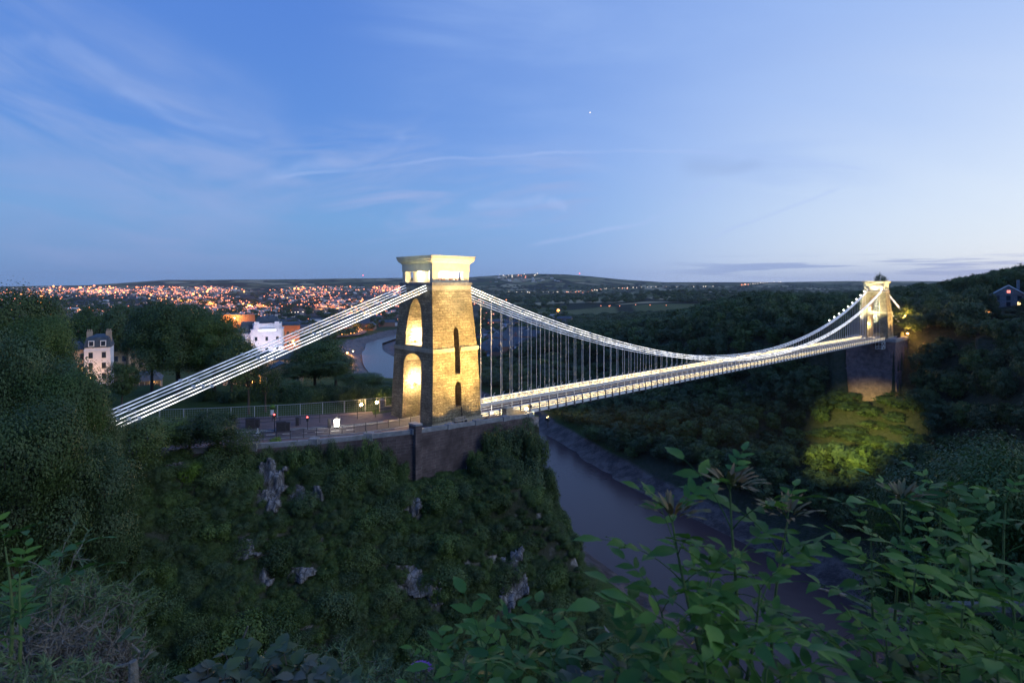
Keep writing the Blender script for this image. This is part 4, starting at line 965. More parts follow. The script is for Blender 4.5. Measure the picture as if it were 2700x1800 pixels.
# bright ivy clumps by the wall
for px, yt, Y, R, H, lb in [(705, 1140, 75, 2.6, 3.4, 'bright green ivy clump below the toll cabinets at the cliff edge'), (745, 1205, 71, 1.7, 3.4, 'yellow green ivy hanging left of the pale cliff face'), (890, 1155, 76, 2.8, 2.6, 'bright green bramble below the approach wall'), (1110, 1232, 79.5, 2.2, 2.4, 'bright green bush at the foot of the wall corner'), (645, 1330, 68, 1.7, 3, 'bright green clump under the pale rock faces'), (500, 1200, 66, 1.8, 2.6, 'light green clump on the left part of the cliff')]:
    p = at(px, yt+45, Y); T = thing('ivy_clump', lb, 'shrub', (p.x, p.y, p.z-H*0.3), random.uniform(0, 6)); c = link('foliage', PROT['shrubL' if px != 1110 else 'shrub2'][0], T); c.scale = (R, R, H)
# rock faces in the cliff
rm, n_, l_, p_ = nmat('limestone'); t_ = rm.node_tree
ob = N(t_, 'ShaderNodeTexCoord'); mp_ = N(t_, 'ShaderNodeMapping', ins={0: ob.outputs['Object']}); mp_.inputs['Scale'].default_value = (1, 1, 0.45)
q1 = N(t_, 'ShaderNodeTexNoise', ins={0: mp_.outputs[0]}); q1.inputs['Scale'].default_value = 1.6; q1.inputs['Detail'].default_value = 10; q1.inputs['Roughness'].default_value = 0.75
vv = N(t_, 'ShaderNodeTexVoronoi', ins={0: mp_.outputs[0]}, feature='DISTANCE_TO_EDGE'); vv.inputs['Scale'].default_value = 1.2
cc_ = mix(t_, smooth(t_, q1.outputs[0], 0.38, 0.62), (0.08, 0.075, 0.075), (0.29, 0.285, 0.30)); cc_ = mix(t_, smooth(t_, vv.outputs['Distance'], 0.08, 0.0), cc_, (0.07, 0.07, 0.07))
l_.new(cc_, p_.inputs['Base Color']); p_.inputs['Roughness'].default_value = 0.95
bb = N(t_, 'ShaderNodeBump', ins={'Height': Mt(t_, 'ADD', q1.outputs[0], vv.outputs['Distance']), 'Strength': 1.0, 'Distance': 0.35}); l_.new(bb.outputs[0], p_.inputs['Normal'])
ROCKS = [(715, 1258, 30, 42, 'large pale rock face high on the cliff below the toll cabinets'), (700, 1322, 26, 30, 'pale rock face just under the large high one'), (800, 1310, 36, 28, 'grey rock band right of the large high rock face'), (478, 1240, 26, 30, 'pale rock on the left part of the cliff'), (640, 1438, 36, 22, 'small pale rock in the ivy at mid height'), (700, 1522, 18, 24, 'narrow pale rock low on the cliff'), (800, 1500, 34, 16, 'thin ledge of pale rock low on the cliff'), (1085, 1330, 20, 26, 'small pink grey rock under the wall corner'), (1075, 1525, 60, 34, 'wide grey rock face low in the middle of the cliff'), (1352, 1515, 34, 52, 'long slanting pale rock scar low on the cliff near its right edge'), (1330, 1585, 26, 34, 'bright rock patch right under the long slanting scar'), (1482, 1285, 10, 36, 'thin pale rock rim on the river edge of the cliff'), (1560, 1462, 12, 26, 'pale rock rim low on the river edge of the cliff'), (1625, 1600, 34, 48, 'jagged pale rock seen between the near leaves by the river'), (1145, 1560, 20, 30, 'grey rock beside the wide low face')]
def hit(px, py, y0=30, y1=120):
    Y = np.linspace(y0, y1, 500); x = (px-HX)/F*Y; z = CH-(py-HY)/F*Y; h = hgt(x, Y); i = np.argmax(h >= z)
    return (x[i], Y[i], float(h[i])) if h[i] >= z[i] else None
for i, (px, py, rx, ry, lb) in enumerate(ROCKS):
    hp = hit(px, py)
    if hp is None: continue
    rx *= 1.2; ry *= 1.2
    nx, ny = 26, 26; gx, gy = np.meshgrid(np.linspace(-1.25, 1.25, nx), np.linspace(-1.25, 1.25, ny)); jj = i*7.7
    kk = []
    for a_, b_ in zip(gx.ravel(), gy.ravel()):
        q = at(px+a_*rx, py+b_*ry, hp[1]-0.45*b_*ry*hp[1]/F*1.0); kk.append(tuple(q))
    kk = np.array(kk); zt_ = (kk[:, 0]*0.9+jj, kk[:, 2]*0.8+jj)
    bump = 1.5*np.abs(fbm(zt_[0], zt_[1], 2.2, 4))+0.35*fbm(kk[:, 0]*1.0, kk[:, 2]*0.35+jj, 0.5, 3)
    kk[:, 1] -= bump+0.5; kk[:, 2] += 0.25*fbm(kk[:, 0], kk[:, 2]+9, 0.8, 2)
    rr_ = np.hypot(gx, gy).ravel()+0.75*fbm(gx.ravel()*1.0+jj, gy.ravel()+jj, 0.55, 3)
    fs = []
    for r0_ in range(ny-1):
        for c0_ in range(nx-1):
            a_ = r0_*nx+c0_
            if rr_[[a_, a_+1, a_+nx, a_+nx+1]].max() < 1.05: fs.append((a_, a_+1, a_+nx+1, a_+nx))
    if not fs: continue
    ft = np.array(fs)[:, ::-1]; nv = len(kk); back = kk.copy(); back[:, 1] += 2.2; back[:, 2] -= 0.8
    eds = {}
    for f_ in ft:
        for u_, w_ in zip(f_, np.roll(f_, -1)): eds[(u_, w_)] = 1
    side_ = [(w_, u_, u_+nv, w_+nv) for (u_, w_) in eds if (w_, u_) not in eds]
    V_ = np.vstack([kk, back]); Fc = [tuple(f_) for f_ in ft]+side_
    used = sorted({i_ for f_ in Fc for i_ in f_}); mp2 = {u_: k_ for k_, u_ in enumerate(used)}
    org = np.array([hp[0], hp[1], hp[2]]); V_ = V_[used]-org
    o = link('rock_outcrop', mesh_np('rock_outcrop', V_, np.array([[mp2[i_] for i_ in f_] for f_ in Fc]), rm)); o.location = hp; tag(o, lb, 'rock')
# shrubs that clothe the cliff
cnt = 0; tries = 0; placed = []
SH = []
r_ = random.Random(5)
cx_ = rng.uniform(-62, 15, 40000); cy_ = rng.uniform(40, 98, 40000); cz_ = hgt(cx_, cy_)
for x, y, z in zip(cx_, cy_, cz_):
    if len(SH) > 1500: break
    if y > np.interp(x, [-60, -33.4, -25.8, -13.7, 2.3, 6, 12], [67, 72.5, 74.6, 80, 95.3, 99, 106])-1.2: continue
    if z < -52: continue
    px = HX+F*x/y; py = HY+F*(CH-z)/y
    if px < -150 or px > 1660 or py > 1950: continue
    R = r_.choice((1.2, 1.6, 2.0, 2.6, 3.4))*r_.uniform(0.85, 1.15)
    cx, cy = px, py-F*R*0.45/y; bad = False
    for a in ROCKS:
        if abs(cx-a[0]) < a[2]*0.9+F*R*0.52/y and abs(cy-a[1]) < a[3]*0.9+F*R*0.45/y: bad = True; break
    if bad and r_.random() < 0.93: continue
    if 1000 < px < 1290 and y > 74.0 and py-F*R*0.8/y < 1235: continue   # keep the wall clear
    if any((x-a)**2+(y-b)**2 < (0.62*min(R, c))**2 for a, b, c in placed): continue
    placed.append((x, y, R)); SH.append((x, y, z, R))
SH.sort(key=lambda q: q[1]-q[3])
def zone(px, py):
    if px < 500: return 'bush on the left part of the cliff under the big trees', 'bushes on the left of the cliff'
    if py < 1330: return 'bush on the upper cliff just under the approach wall and road', 'bushes on the upper cliff'
    if px > 1250: return 'bush on the river end of the cliff below the near tower', 'bushes on the river end of the cliff'
    return 'bush low on the middle of the cliff among the pale rocks', 'bushes on the lower middle of the cliff'
print('shrubs', len(SH))
keepn = [q for q in SH][:290]
stuffpts = SH[290:]
for x, y, z, R in keepn:
    px = HX+F*x/y; py = HY+F*(CH-z)/y; lb, gr = zone(px, py)
    shrub_at(x, y, R*r_.uniform(0.85, 1.2), R*r_.uniform(0.7, 1.9), lb, gr, z=z-0.35)
# bushes round the wall foot and shoulder, placed one by one
for k_ in range(15):
    x = -47+k_*2.0; yw_ = float(np.interp(x, [-60, -33.4, -25.8, -13.7], [67, 72.5, 74.6, 80]))-2.0; z = float(hgt(x, yw_)); H_ = (random.uniform(0.2, 1.0)-z+0.5)/0.52
    shrub_at(x, yw_, random.uniform(1.9, 2.6), H_, 'ivy covered bush in the row hugging the outside of the approach wall', 'bushes along the approach wall', z=z-0.5)
for px, yt, Y, R, H, lb in [(1408, 1128, 88, 3.0, 7.5, 'dark bush in front of the stone gate pier at the end of the wall'), (1445, 1215, 87, 3.0, 7.0, 'dark bush on the outermost corner of the cliff over the mud bank'), (1310, 1125, 86.5, 3.6, 7.0, 'tall dark bush climbing the right half of the brick wall'), (1265, 1180, 84.5, 2.8, 6.0, 'dark bush climbing the middle of the brick wall'), (1365, 1100, 89, 3.6, 7.0, 'tall dark bush at the right end of the wall, reaching the parapet'), (1010, 1172, 77, 2.6, 5.5, 'ivy covered bush just left of the wall corner'), (1060, 1212, 77.5, 1.9, 4.5, 'small bush right under the wall corner pier'), (1385, 1200, 86, 4.6, 7.0, 'broad dark bush on the river edge of the cliff below the first deck bay'), (1320, 1180, 86, 4.2, 6.5, 'rounded bush in front of the right half of the brick wall'), (1420, 1290, 84, 4.2, 6.5, 'dark bush lower on the river edge of the cliff'), (1330, 1118, 89, 4.0, 6.0, 'dark bushy tree on the cliff shoulder hiding the right end of the wall'), (1400, 1140, 92, 3.4, 5.5, 'dark bush at the top of the cliff under the first deck bay'), (1270, 1190, 84, 3.2, 4.5, 'rounded bush at the foot of the brick wall'), (1215, 1262, 80, 2.8, 3.6, 'low bush under the middle of the brick wall'), (1030, 1195, 79, 2.4, 3.4, 'bush left of the wall corner pier'), (960, 1165, 78.5, 2.8, 3.4, 'bush against the approach wall left of its corner'), (1425, 1215, 90, 3.0, 5.5, 'dark bush on the outer edge of the cliff above the river')]:
    p = at(px, yt, Y); T = thing('shrub', lb, 'shrub', (p.x, p.y, p.z-H*0.72), random.uniform(0, 6)); c = link('foliage', PROT['shrub%d' % random.randrange(5)][0], T); c.scale = (R, R, H)
    
# ------------------------------------------------------------------ instanced masses (woods too many to count, far planting)
LIB = bpy.data.collections.new('foliage_library')
def lib(name, keys):
    c = bpy.data.collections.new(name)
    for k in keys:
        o = bpy.data.objects.new('leaf_source', PROT[k][0]); c.objects.link(o)
    return c
def scatter(name, pts, scl, coll, label=None, cat=None):
    """one object that plants the collection's crowns on its own vertices"""
    me = bpy.data.meshes.new(name); me.vertices.add(len(pts)); me.vertices.foreach_set('co', np.asarray(pts, np.float32).ravel())
    a = me.attributes.new('scl', 'FLOAT_VECTOR', 'POINT'); a.data.foreach_set('vector', np.asarray(scl, np.float32).ravel())
    a = me.attributes.new('rot', 'FLOAT_VECTOR', 'POINT'); rr = np.zeros((len(pts), 3), np.float32); rr[:, 2] = rng.uniform(0, 6.28, len(pts)); a.data.foreach_set('vector', rr.ravel())
    o = link(name, me)
    ng = bpy.data.node_groups.new(name, 'GeometryNodeTree'); ng.interface.new_socket('Geometry', in_out='INPUT', socket_type='NodeSocketGeometry'); ng.interface.new_socket('Geometry', in_out='OUTPUT', socket_type='NodeSocketGeometry')
    gi = ng.nodes.new('NodeGroupInput'); go = ng.nodes.new('NodeGroupOutput'); ip = ng.nodes.new('GeometryNodeInstanceOnPoints'); ci = ng.nodes.new('GeometryNodeCollectionInfo')
    ci.inputs['Collection'].default_value = coll; ci.inputs['Separate Children'].default_value = True; ci.inputs['Reset Children'].default_value = True
    ip.inputs['Pick Instance'].default_value = True
    s1 = ng.nodes.new('GeometryNodeInputNamedAttribute'); s1.data_type = 'FLOAT_VECTOR'; s1.inputs[0].default_value = 'scl'
    s2 = ng.nodes.new('GeometryNodeInputNamedAttribute'); s2.data_type = 'FLOAT_VECTOR'; s2.inputs[0].default_value = 'rot'
    rv = ng.nodes.new('FunctionNodeRandomValue'); rv.data_type = 'INT'
    for s_ in rv.inputs:
        if s_.type == 'INT' and s_.name == 'Max': s_.default_value = 100
    L = ng.links.new
    L(gi.outputs[0], ip.inputs['Points']); L(ci.outputs[0], ip.inputs['Instance']); L(s1.outputs[0], ip.inputs['Scale']); L(s2.outputs[0], ip.inputs['Rotation'])
    for q in rv.outputs:
        if q.type == 'INT' : L(q, ip.inputs['Instance Index'])
    L(ip.outputs[0], go.inputs[0])
    md = o.modifiers.new('plant', 'NODES'); md.node_group = ng
    tag(o, label, cat, kind='stuff'); return o
ex_ = rng.uniform(-62, 14, 9000); ey_ = rng.uniform(42, 97, 9000); ez_ = hgt(ex_, ey_); ip, isc = [], []
for x, y, z in zip(ex_, ey_, ez_):
    if y > np.interp(x, [-60, -33.4, -25.8, -13.7, 2.3, 6, 12], [67, 72.5, 74.6, 80, 95.3, 99, 106])-0.9 or z < -52: continue
    px, py = HX+F*x/y, HY+F*(CH-z)/y
    if px < -100 or px > 1650 or py > 1900: continue
    if any(((px-a[0])/(a[2]*1.0))**2+((py-8-a[1])/(a[3]*1.0))**2 < 1 for a in ROCKS): continue
    q_ = random.uniform(0.7, 1.5); ip.append((x, y, z-0.25)); isc.append((q_, q_, q_*random.uniform(0.6, 1.1)))
    if len(ip) > 3600: break
scatter('ivy', ip, isc, lib('cliff_ivy', ['shrub0', 'shrub2', 'shrub5', 'shrub6', 'shrub7']), 'ivy and low growth carpeting the cliff between the bushes', 'ivy')
if stuffpts:
    scatter('shrubbery', [(x, y, z-0.35) for x, y, z, R in stuffpts], [(R, R, R) for x, y, z, R in stuffpts], lib('cliff_shrubs', ['shrub%d' % i for i in range(8)]), 'smaller dark bushes and ivy filling in between the larger ones on the cliff', 'shrubbery')
# the Leigh side woods: a tree list over the right bank
cand = []
r2 = np.random.default_rng(11)
for (y0, y1, sp) in ((120, 420, 6.6), (420, 800, 10.5), (800, 1500, 19)):
    xs = np.arange(-420, 900, sp)
    for y in np.arange(y0, y1, sp):
        x = xs+r2.uniform(-0.45, 0.45, len(xs))*sp; yy_ = y+r2.uniform(-0.45, 0.45, len(xs))*sp
        px = HX+F*x/yy_; m = (px > 950) & (px < 2820)
        x = x[m]; yy_ = yy_[m]; d_, sd_ = river(x, yy_); h_ = hgt(x, yy_)
        for a, b, c, dd_, s_ in zip(x, yy_, h_, d_, sd_):
            if s_ > 0 and dd_ > 44 and c > -70: cand.append((a, b, c, sp))
            elif s_ <= 0 and dd_ > 60 and b > 330 and a > -140 and c > -64 and r2.random() < 0.5: cand.append((a, b, c, sp))
def clear(x, y):
    rel = Vector((x, y, 0))-C0; t = rel.dot(U); v = rel.dot(V)
    if 253.4 < t < 279 and -8 < v < 22: return False
    px_ = HX+F*x/y
    if 2600 < px_ < 2715 and 284 < y < 302: return False
    if 249 < t < 340 and 1 < v < 12: return False
    if abs(x-HX_) < 9 and abs(y-HY_) < 9: return False
    return True
HX_, HY_ = (2650-HX)/F*300, 300
cand = [c for c in cand if clear(c[0], c[1])]
cand.sort(key=lambda c: math.hypot(c[0], c[1]))
print('woods', len(cand))
def wzone(x, y):
    px = HX+F*x/y
    if px > 2400: return 'dark tree in the wood on the slope right of the far pier', 'trees right of the far pier'
    if px > 2150: return 'tree on the steep slope in front of and below the far pier', 'trees below the far pier'
    if px > 1800: return 'dark tree in the wooded slope below the far half of the deck', 'trees below the far half of the deck'
    return 'dark tree on the wooded bank across the river below the deck', 'trees on the far river bank'
PP = []; SS = []
for i, (x, y, z, sp) in enumerate(cand):
    R = sp*r2.uniform(0.62, 0.95)*(1.0 if sp < 15 else 0.7); H = r2.uniform(9, 15)*(0.8 if z < -40 else 1.0)
    rel = Vector((x, y, 0))-C0; t = rel.dot(U); v = rel.dot(V)
    if 225 < t <= 252 and -12 < v < 22: H *= 0.6; R *= 1.15
    px_ = HX+F*x/y
    if 2585 < px_ < 2720 and 215 < y <= 286: H = max(3.0, min(H, CH-(845-HY)/F*y-z+1.0)); R = min(R, 4.0)
    if i < 296:
        lb, gr = wzone(x, y); T = thing('tree', lb, 'tree', (x, y, z-1.0), r2.uniform(0, 6.28), gr)
        k = 'far%d' % r2.integers(0, 5) if y > 175 else 'mid%d' % r2.integers(0, 4)
        c = link('crown', PROT[k][0], T); c.scale = (R/0.44, R/0.44, H)
    else: PP.append((x, y, z-1.5)); SS.append((R/0.44, R/0.44, H))
scatter('woodland', PP, SS, lib('wood_trees', ['far%d' % i for i in range(5)]), 'dense dark woodland covering the far side of the gorge up to the skyline', 'woodland')
# skyline trees on the right hill, seen singly
for px, yt, Y, R, lb in [(2322, 727, 330, 4.5, 'round treetop showing just above the far tower'), (2520, 735, 330, 6, 'tree at the left end of the skyline ridge on the right'), (2560, 733, 320, 7, 'rounded tree in the skyline ridge on the right, second from its left end'), (2608, 722, 320, 7.5, 'high round tree in the skyline ridge above the gabled house'), (2680, 716, 310, 7, 'highest tree on the skyline ridge at the right edge')]:
    tree_px('mid%d' % (px % 4), px, yt, Y, R, lb, hmax=26)
for px, yt, Y, R in [(2545, 770, 285, 5), (2590, 762, 280, 6), (2615, 775, 276, 5), (2470, 790, 290, 6)]:
    tree_px('conifer', px, yt, Y, R, {2545: 'cedar in front of the small lit lodge', 2590: 'tall spreading cedar between the lit lodge and the gabled house', 2615: 'narrow cedar against the left wall of the gabled house', 2470: 'dark conifer on the slope left of the lit lodge'}[px], hmax=22)

# ------------------------------------------------------------------ buildings
def building(name, label, cat, loc, rz, W, D, H, mat, rows, cols, roof='hip', rh=2.5, group=None, chim=0, win=(1.0, 1.7), litset=(), roofmat='slate', wz0=1.2, parapet=False):
    T = thing(name, label, cat, loc, rz, group)
    MB().box(-W/2, W/2, -D/2, D/2, -3, H).build('wall', M[mat], T)
    if roof == 'hip': rf = MB().loft([rect(W/2+0.25, D/2+0.25, H), rect(W/2+0.25, D/2+0.25, H+0.2), rect(W/2-rh*0.75, max(D/2-rh*0.9, 0.3), H+rh)]).build('roof', M[roofmat], T)
    elif roof == 'mansard': rf = MB().loft([rect(W/2+0.2, D/2+0.2, H), rect(W/2-0.5, D/2-0.5, H+rh), rect(W/2-2.2, D/2-2.2, H+rh+0.7)]).build('roof', M[roofmat], T)
    elif roof == 'gable':
        rf = MB().add([(-W/2-0.5, -D/2-0.5, H-0.2), (W/2+0.5, -D/2-0.5, H-0.2), (W/2+0.5, D/2+0.5, H-0.2), (-W/2-0.5, D/2+0.5, H-0.2), (0, -D/2-0.5, H+rh), (0, D/2+0.5, H+rh)], [(0, 4, 5, 3), (1, 2, 5, 4), (2, 3, 5), (0, 3, 2, 1)]).build('roof', M[roofmat], T)
        MB().add([(-W/2, -D/2-0.02, H-0.2), (W/2, -D/2-0.02, H-0.2), (0, -D/2-0.02, H+rh-0.35)], [(0, 1, 2)]).add([(-W/2, D/2+0.02, H-0.2), (W/2, D/2+0.02, H-0.2), (0, D/2+0.02, H+rh-0.35)], [(2, 1, 0)]).build('gable', M[mat], T)
    else: rf = MB().box(-W/2-0.2, W/2+0.2, -D/2-0.2, D/2+0.2, H, H+0.35).build('roof', M[roofmat], T)
    for i in range(chim):
        x = -W/2+0.8+(W-1.6)*i/max(chim-1, 1); m = MB().box(x-0.7, x+0.7, -0.45, 0.45, H+0.2, H+rh+1.6)
        for k in (-0.45, 0, 0.45): m.tube([(x+k, 0, H+rh+1.6), (x+k, 0, H+rh+2.2)], 0.14, 6)
        m.build('chimney', M['buffstone'], rf)
    n_ = 0
    for r_ in range(rows):
        for c in range(cols):
            if n_ > 95: break
            x = -W/2+W*(c+0.5)/cols; z = wz0+r_*(H-wz0)/rows
            lit = (r_, c) in litset
            w_ = MB().box(x-win[0]/2-0.12, x+win[0]/2+0.12, -D/2-0.06, -D/2+0.002, z-0.12, z+win[1]+0.12).build('window', M['white'] if mat == 'stucco' else M['coping'], T)
            m = MB().box(x-win[0]/2, x+win[0]/2, -D/2-0.075, -D/2-0.062, z, z+win[1]); m.build('pane', M['litwin'] if lit else M['glass'], w_); n_ += 1
    return T
# white terraced house
hw = at(262, 1030, 168)
T = building('town_house', 'tall white stucco house with slate mansard roof between the dark trees', 'house', (hw.x, hw.y, hw.z), 0.52, 6.2, 9, 13.2, 'stucco', 4, 2, 'mansard', 2.8, chim=2, wz0=1.0)
for x in (-1.4, 1.4):
    dn = MB().box(x-0.7, x+0.7, -4.75, -3.0, 13.5, 15.2).build('dormer', M['white'], T); MB().box(x-0.5, x+0.5, -4.78, -4.752, 13.7, 15.0).build('pane', M['glass'], dn)
MB().box(-3.2, 3.2, -4.65, -4.5, 12.2, 12.45).box(-3.2, 3.2, -4.65, -4.5, 3.6, 3.85).build('cornice', M['stucco'], T)
building('town_house', 'darker stone house joined to the left side of the white stucco house', 'house', (hw.x-5.2, hw.y-2.2, hw.z), 0.7, 5.0, 8, 12.6, 'buffstone', 4, 2, 'hip', 2.0, chim=1)
for px, py, Y, lb in ((215, 1000, 190, 'slate roofed house with tall pale chimneys left behind the white house'), (300, 985, 195, 'slate roofed house with chimneys right behind the white house'), (345, 975, 205, 'slate roofed terrace house partly behind the great tree')):
    p = at(px, py, Y); building('town_house', lb, 'house', tuple(p), 0.5, 9, 9, 11.5, 'buffstone', 3, 4, 'hip', 2.4, chim=2)
def glow(p, e, col=(1, .48, .12), size=0.3, dist=None):
    ld = bpy.data.lights.new('street_light', 'POINT'); ld.energy = e; ld.color = col; ld.shadow_soft_size = size
    lo = bpy.data.objects.new('street_light', ld); COL.objects.link(lo); lo.location = p; return lo
def street_lamp(p, h, label, e=0, r=0.35, group=None, col=(1, .48, .12)):
    T = thing('street_lamp', label, 'street lamp', p, 0, group)
    MB().tube([(0, 0, 0), (0, 0, h)], 0.10, 6).build('post', M['iron'], T)
    MB().lathe([(0.05, h), (r, h+r*0.6), (r, h+r*1.2), (0.05, h+r*1.6)], n=8).build('lamp_head', M['amber'], T)
    if e:
        ld = bpy.data.lights.new('lamp_light', 'POINT'); ld.energy = e; ld.color = col; ld.shadow_soft_size = 0.3
        lo = bpy.data.objects.new('lamp_light', ld); COL.objects.link(lo); lo.parent = T; lo.location = (0, -0.5, h+r*2+0.2)
for px, py, Y, lb in ((238, 1000, 158, 'street lamp at the foot of the white house'), (395, 1035, 140, 'street lamp in the gap between the small round tree and the great tree'), (668, 1010, 150, 'street lamp behind the thin forked tree'), (735, 985, 168, 'street lamp by the slate shed roof under the chains')):
    p = at(px, py, Y); street_lamp((p.x, p.y, p.z-5), 5, lb, 1900)
# orange lit lawn strip and street behind the trees
for px, py, Y, W, H, lb in ((385, 1025, 150, 7, 4.5, 'orange lit house front seen low between the dark trees'), (690, 1000, 165, 20, 8, 'orange lit terrace low behind the thin forked tree')):
    p = at(px, py+20, Y); building('terrace_house', lb, 'house', tuple(p), 0.5, W, 8, H, 'buffstone', 2, 6, 'hip', 2)
# pale hotel block
hp = at(706, 990, 250)
T = building('hotel', 'large floodlit pale hotel block with roof pavilions and a glowing sign strip', 'hotel', tuple(hp), 0.34, 12.6, 12, 20.5, 'stucco', 4, 3, 'flat', 1, roofmat='stucco', wz0=2.0, win=(1.0, 1.7))
MB().box(-7.2, -6.3, -4, 6, -3, 19.5).box(-10.2, -6.3, -3.5, 6, -3, 19.0).build('side_wing', M['stucco'], T)
MB().loft([rect(5.6, 5, 20.85), rect(5.6, 5, 23.2)]).build('attic_storey', M['stucco'], T)
for x in (-4.0, 4.0): MB().box(x-0.9, x+0.9, -6.1, -4.5, 20.87, 24.0).build('roof_turret', M['stucco'], T)
MB().loft([rect(5.0, 4, 23.2), rect(3.8, 2.8, 26.0)]).build('roof', M['slate'], T)
MB().box(-10.4, -5.6, -3.4, 5, 19.6, 20.4).loft([rect(2.6, 3.6, 20.4, -8.0), rect(2.2, 3.2, 23.8, -8.0)]).build('pavilion_roof', M['slate'], T)
m = MB()
for x in (-3.2, 0.5, 2.6): m.tube([(x, 0, 26), (x, 0, 28.2)], 0.25, 5)
m.build('mast', M['iron'], T)
MB().box(-3.2, 3.4, -6.35, -6.25, 20.1, 20.75).build('sign_strip', M['led'], T)
p = at(706, 960, 228); spot(tuple(p), (hp.x, hp.y-6, hp.z+14), 15000, 80, (0.80, 0.78, 1.0), 0.8, 1.0)
street_lamp((p.x-8, p.y+6, p.z-6), 5, 'street lamp in front of the pale hotel block, left side', 3500)
for px, py, Y, W, D, H, mt, lb in ((640, 960, 262, 7.5, 8, 15, 'buffstone', 'orange lit stone building joined to the left of the pale hotel'), (765, 960, 275, 8.5, 10, 19, 'redbrick', 'orange lit brick building on the right of the pale hotel')):
    p = at(px, py, Y); building('terrace_house', lb, 'house', tuple(p), 0.4, W, D, H, mt, 4, 4, 'hip', 1.2)
    q = at(px, py-40, Y-10); street_lamp((q.x+2, q.y, q.z-3), 5, 'street lamp lighting the %s' % ('stone building left of the pale hotel' if px == 640 else 'brick building right of the pale hotel'), 5000)
p = at(742, 1010, 150); building('shed', 'low slate roofed shed under the chains', 'shed', tuple(p), 0.5, 10, 6, 3.2, 'buffstone', 1, 3, 'gable', 2.4)
p = at(1030, 1075, 130); building('shed', 'low slate roofed shed by the river left of the near tower', 'shed', (p.x, p.y+60, p.z-6), -0.4, 9, 6, 4.5, 'stucco', 1, 2, 'gable', 2.6)
for px, y0, Y, W, lb in ((612, 862, 900, 26, 'red brick warehouse in front of the city lights, left of the pair'), (648, 862, 905, 24, 'red brick warehouse in front of the city lights, right of the pair')):
    p = at(px, y0, Y); building('warehouse', lb, 'warehouse', tuple(p), 0.45, W*1.1, 20, 20, 'redbrick', 6, 9, 'flat', 1, wz0=2, win=(1.0, 1.4)); 
    q = at(px-30, 850, Y-25); street_lamp((q.x, q.y, q.z-4), 7, 'tall street lamp beside the brick warehouse, %s of the two' % ('left' if px == 612 else 'right'), 90000, 1.3)
# gabled house on the right hill
p = at(2655, 828, 300)
T = building('gabled_house', 'gabled stone house with lit windows among the trees on the right hill', 'house', tuple(p), -0.62, 13, 12, 10.5, 'coping', 3, 3, 'gable', 4.6, litset={(1, 2), (0, 2)}, win=(1.7, 2.3))
MB().box(3.8, 5.0, -1, 0.4, 11, 18).build('chimney', M['coping'], T)
MB().box(-0.6, 0.8, -6.12, -6.06, 11.2, 12.6).build('gable_window', M['litred'], T)
m = MB()
for sg in (-1, 1): m.beam((sg*7.2, -6.6, 10.2), (0, -6.6, 15.2), 0.3, 0.5)
m.build('barge_board', M['white'], T)
p = at(2599, 829, 292); T = building('lodge', 'small lodge with an orange lit front among the cedars', 'house', tuple(p), -0.1, 5, 4, 2.6, 'buffstone', 1, 2, 'gable', 1.4, litset={(0, 0), (0, 1)}); glow((p.x, p.y-3.5, p.z+1.6), 300)
# lights round the far tower
for (t, v, h, e, lb) in ((SPAN+26, -1, 9, 14000, 'bright orange street lamp on the road behind the far tower'), (SPAN+20, -3.4, 0.8, 5000, 'very bright lamp on the corner of the far pier'), (SPAN+52, 1, 4.5, 7000, 'orange street lamp beside the end of the far land chain')):
    q = B(t, v, -2.9); street_lamp(tuple(q), h, lb, e, 0.55)
q = B(SPAN+75, 8, 0)
building('toll_house', 'small stone lodge lit orange beyond the far land chains', 'house', (q.x, q.y, -4), RZ-PI/2+0.3, 9, 7, 5, 'buffstone', 1, 3, 'hip', 2, litset={(0, 1)})
sheet('road', [tuple(B(SPAN+4, 1, 0))[:2], tuple(B(SPAN+90, 1, 0))[:2], tuple(B(SPAN+90, 11, 0))[:2], tuple(B(SPAN+4, 11, 0))[:2]], -2.88, M['asphalt'])

# ------------------------------------------------------------------ the city
def city_hits(n, pxr, pyr, seed, sx=None, y0=330, y1=8000):
    r = np.random.default_rng(seed); px = r.uniform(*pxr, n); py = r.uniform(*pyr, n)
    if sx is not None: px, py = sx(r, n)
    Ys = np.geomspace(y0, y1, 150); out = []
    X = (px[:, None]-HX)/F*Ys; Z = CH-(py[:, None]-HY)/F*Ys; Hh = hgt(X, np.broadcast_to(Ys, X.shape)); b = Hh >= Z; i = b.argmax(1)
    ok = b.any(1); ii = i[ok]; pxo = px[ok]; pyo = py[ok]; lo = Ys[np.maximum(ii-1, 0)]; hi = Ys[ii].copy(); lo = lo.copy()
    for _ in range(12):
        mid = (lo+hi)/2; zz = CH-(pyo-HY)/F*mid; hh = hgt((pxo-HX)/F*mid, mid); m_ = hh >= zz; hi = np.where(m_, mid, hi); lo = np.where(m_, lo, mid)
    xx = (pxo-HX)/F*hi; zz = hgt(xx, hi); out = [(float(p), float(q), float(w_)) for p, q, w_ in zip(xx, hi, zz)]
    return out
def not_river(P): 
    A = np.array(P); d_, s_ = river(A[:, 0], A[:, 1]); return [p for p, q in zip(P, d_) if q > 60]
def dist_city(r, n):
    k = r.integers(0, 46, n); cxs = np.random.default_rng(1).uniform(-60, 1080, 46); cys = np.concatenate([np.random.default_rng(2).uniform(759, 782, 30), np.random.default_rng(2).uniform(785, 845, 16)])
    px = cxs[k]+r.normal(size=n)*34; py = cys[k]+r.normal(size=n)*4.5; return px, np.clip(py, 757.5, 900)
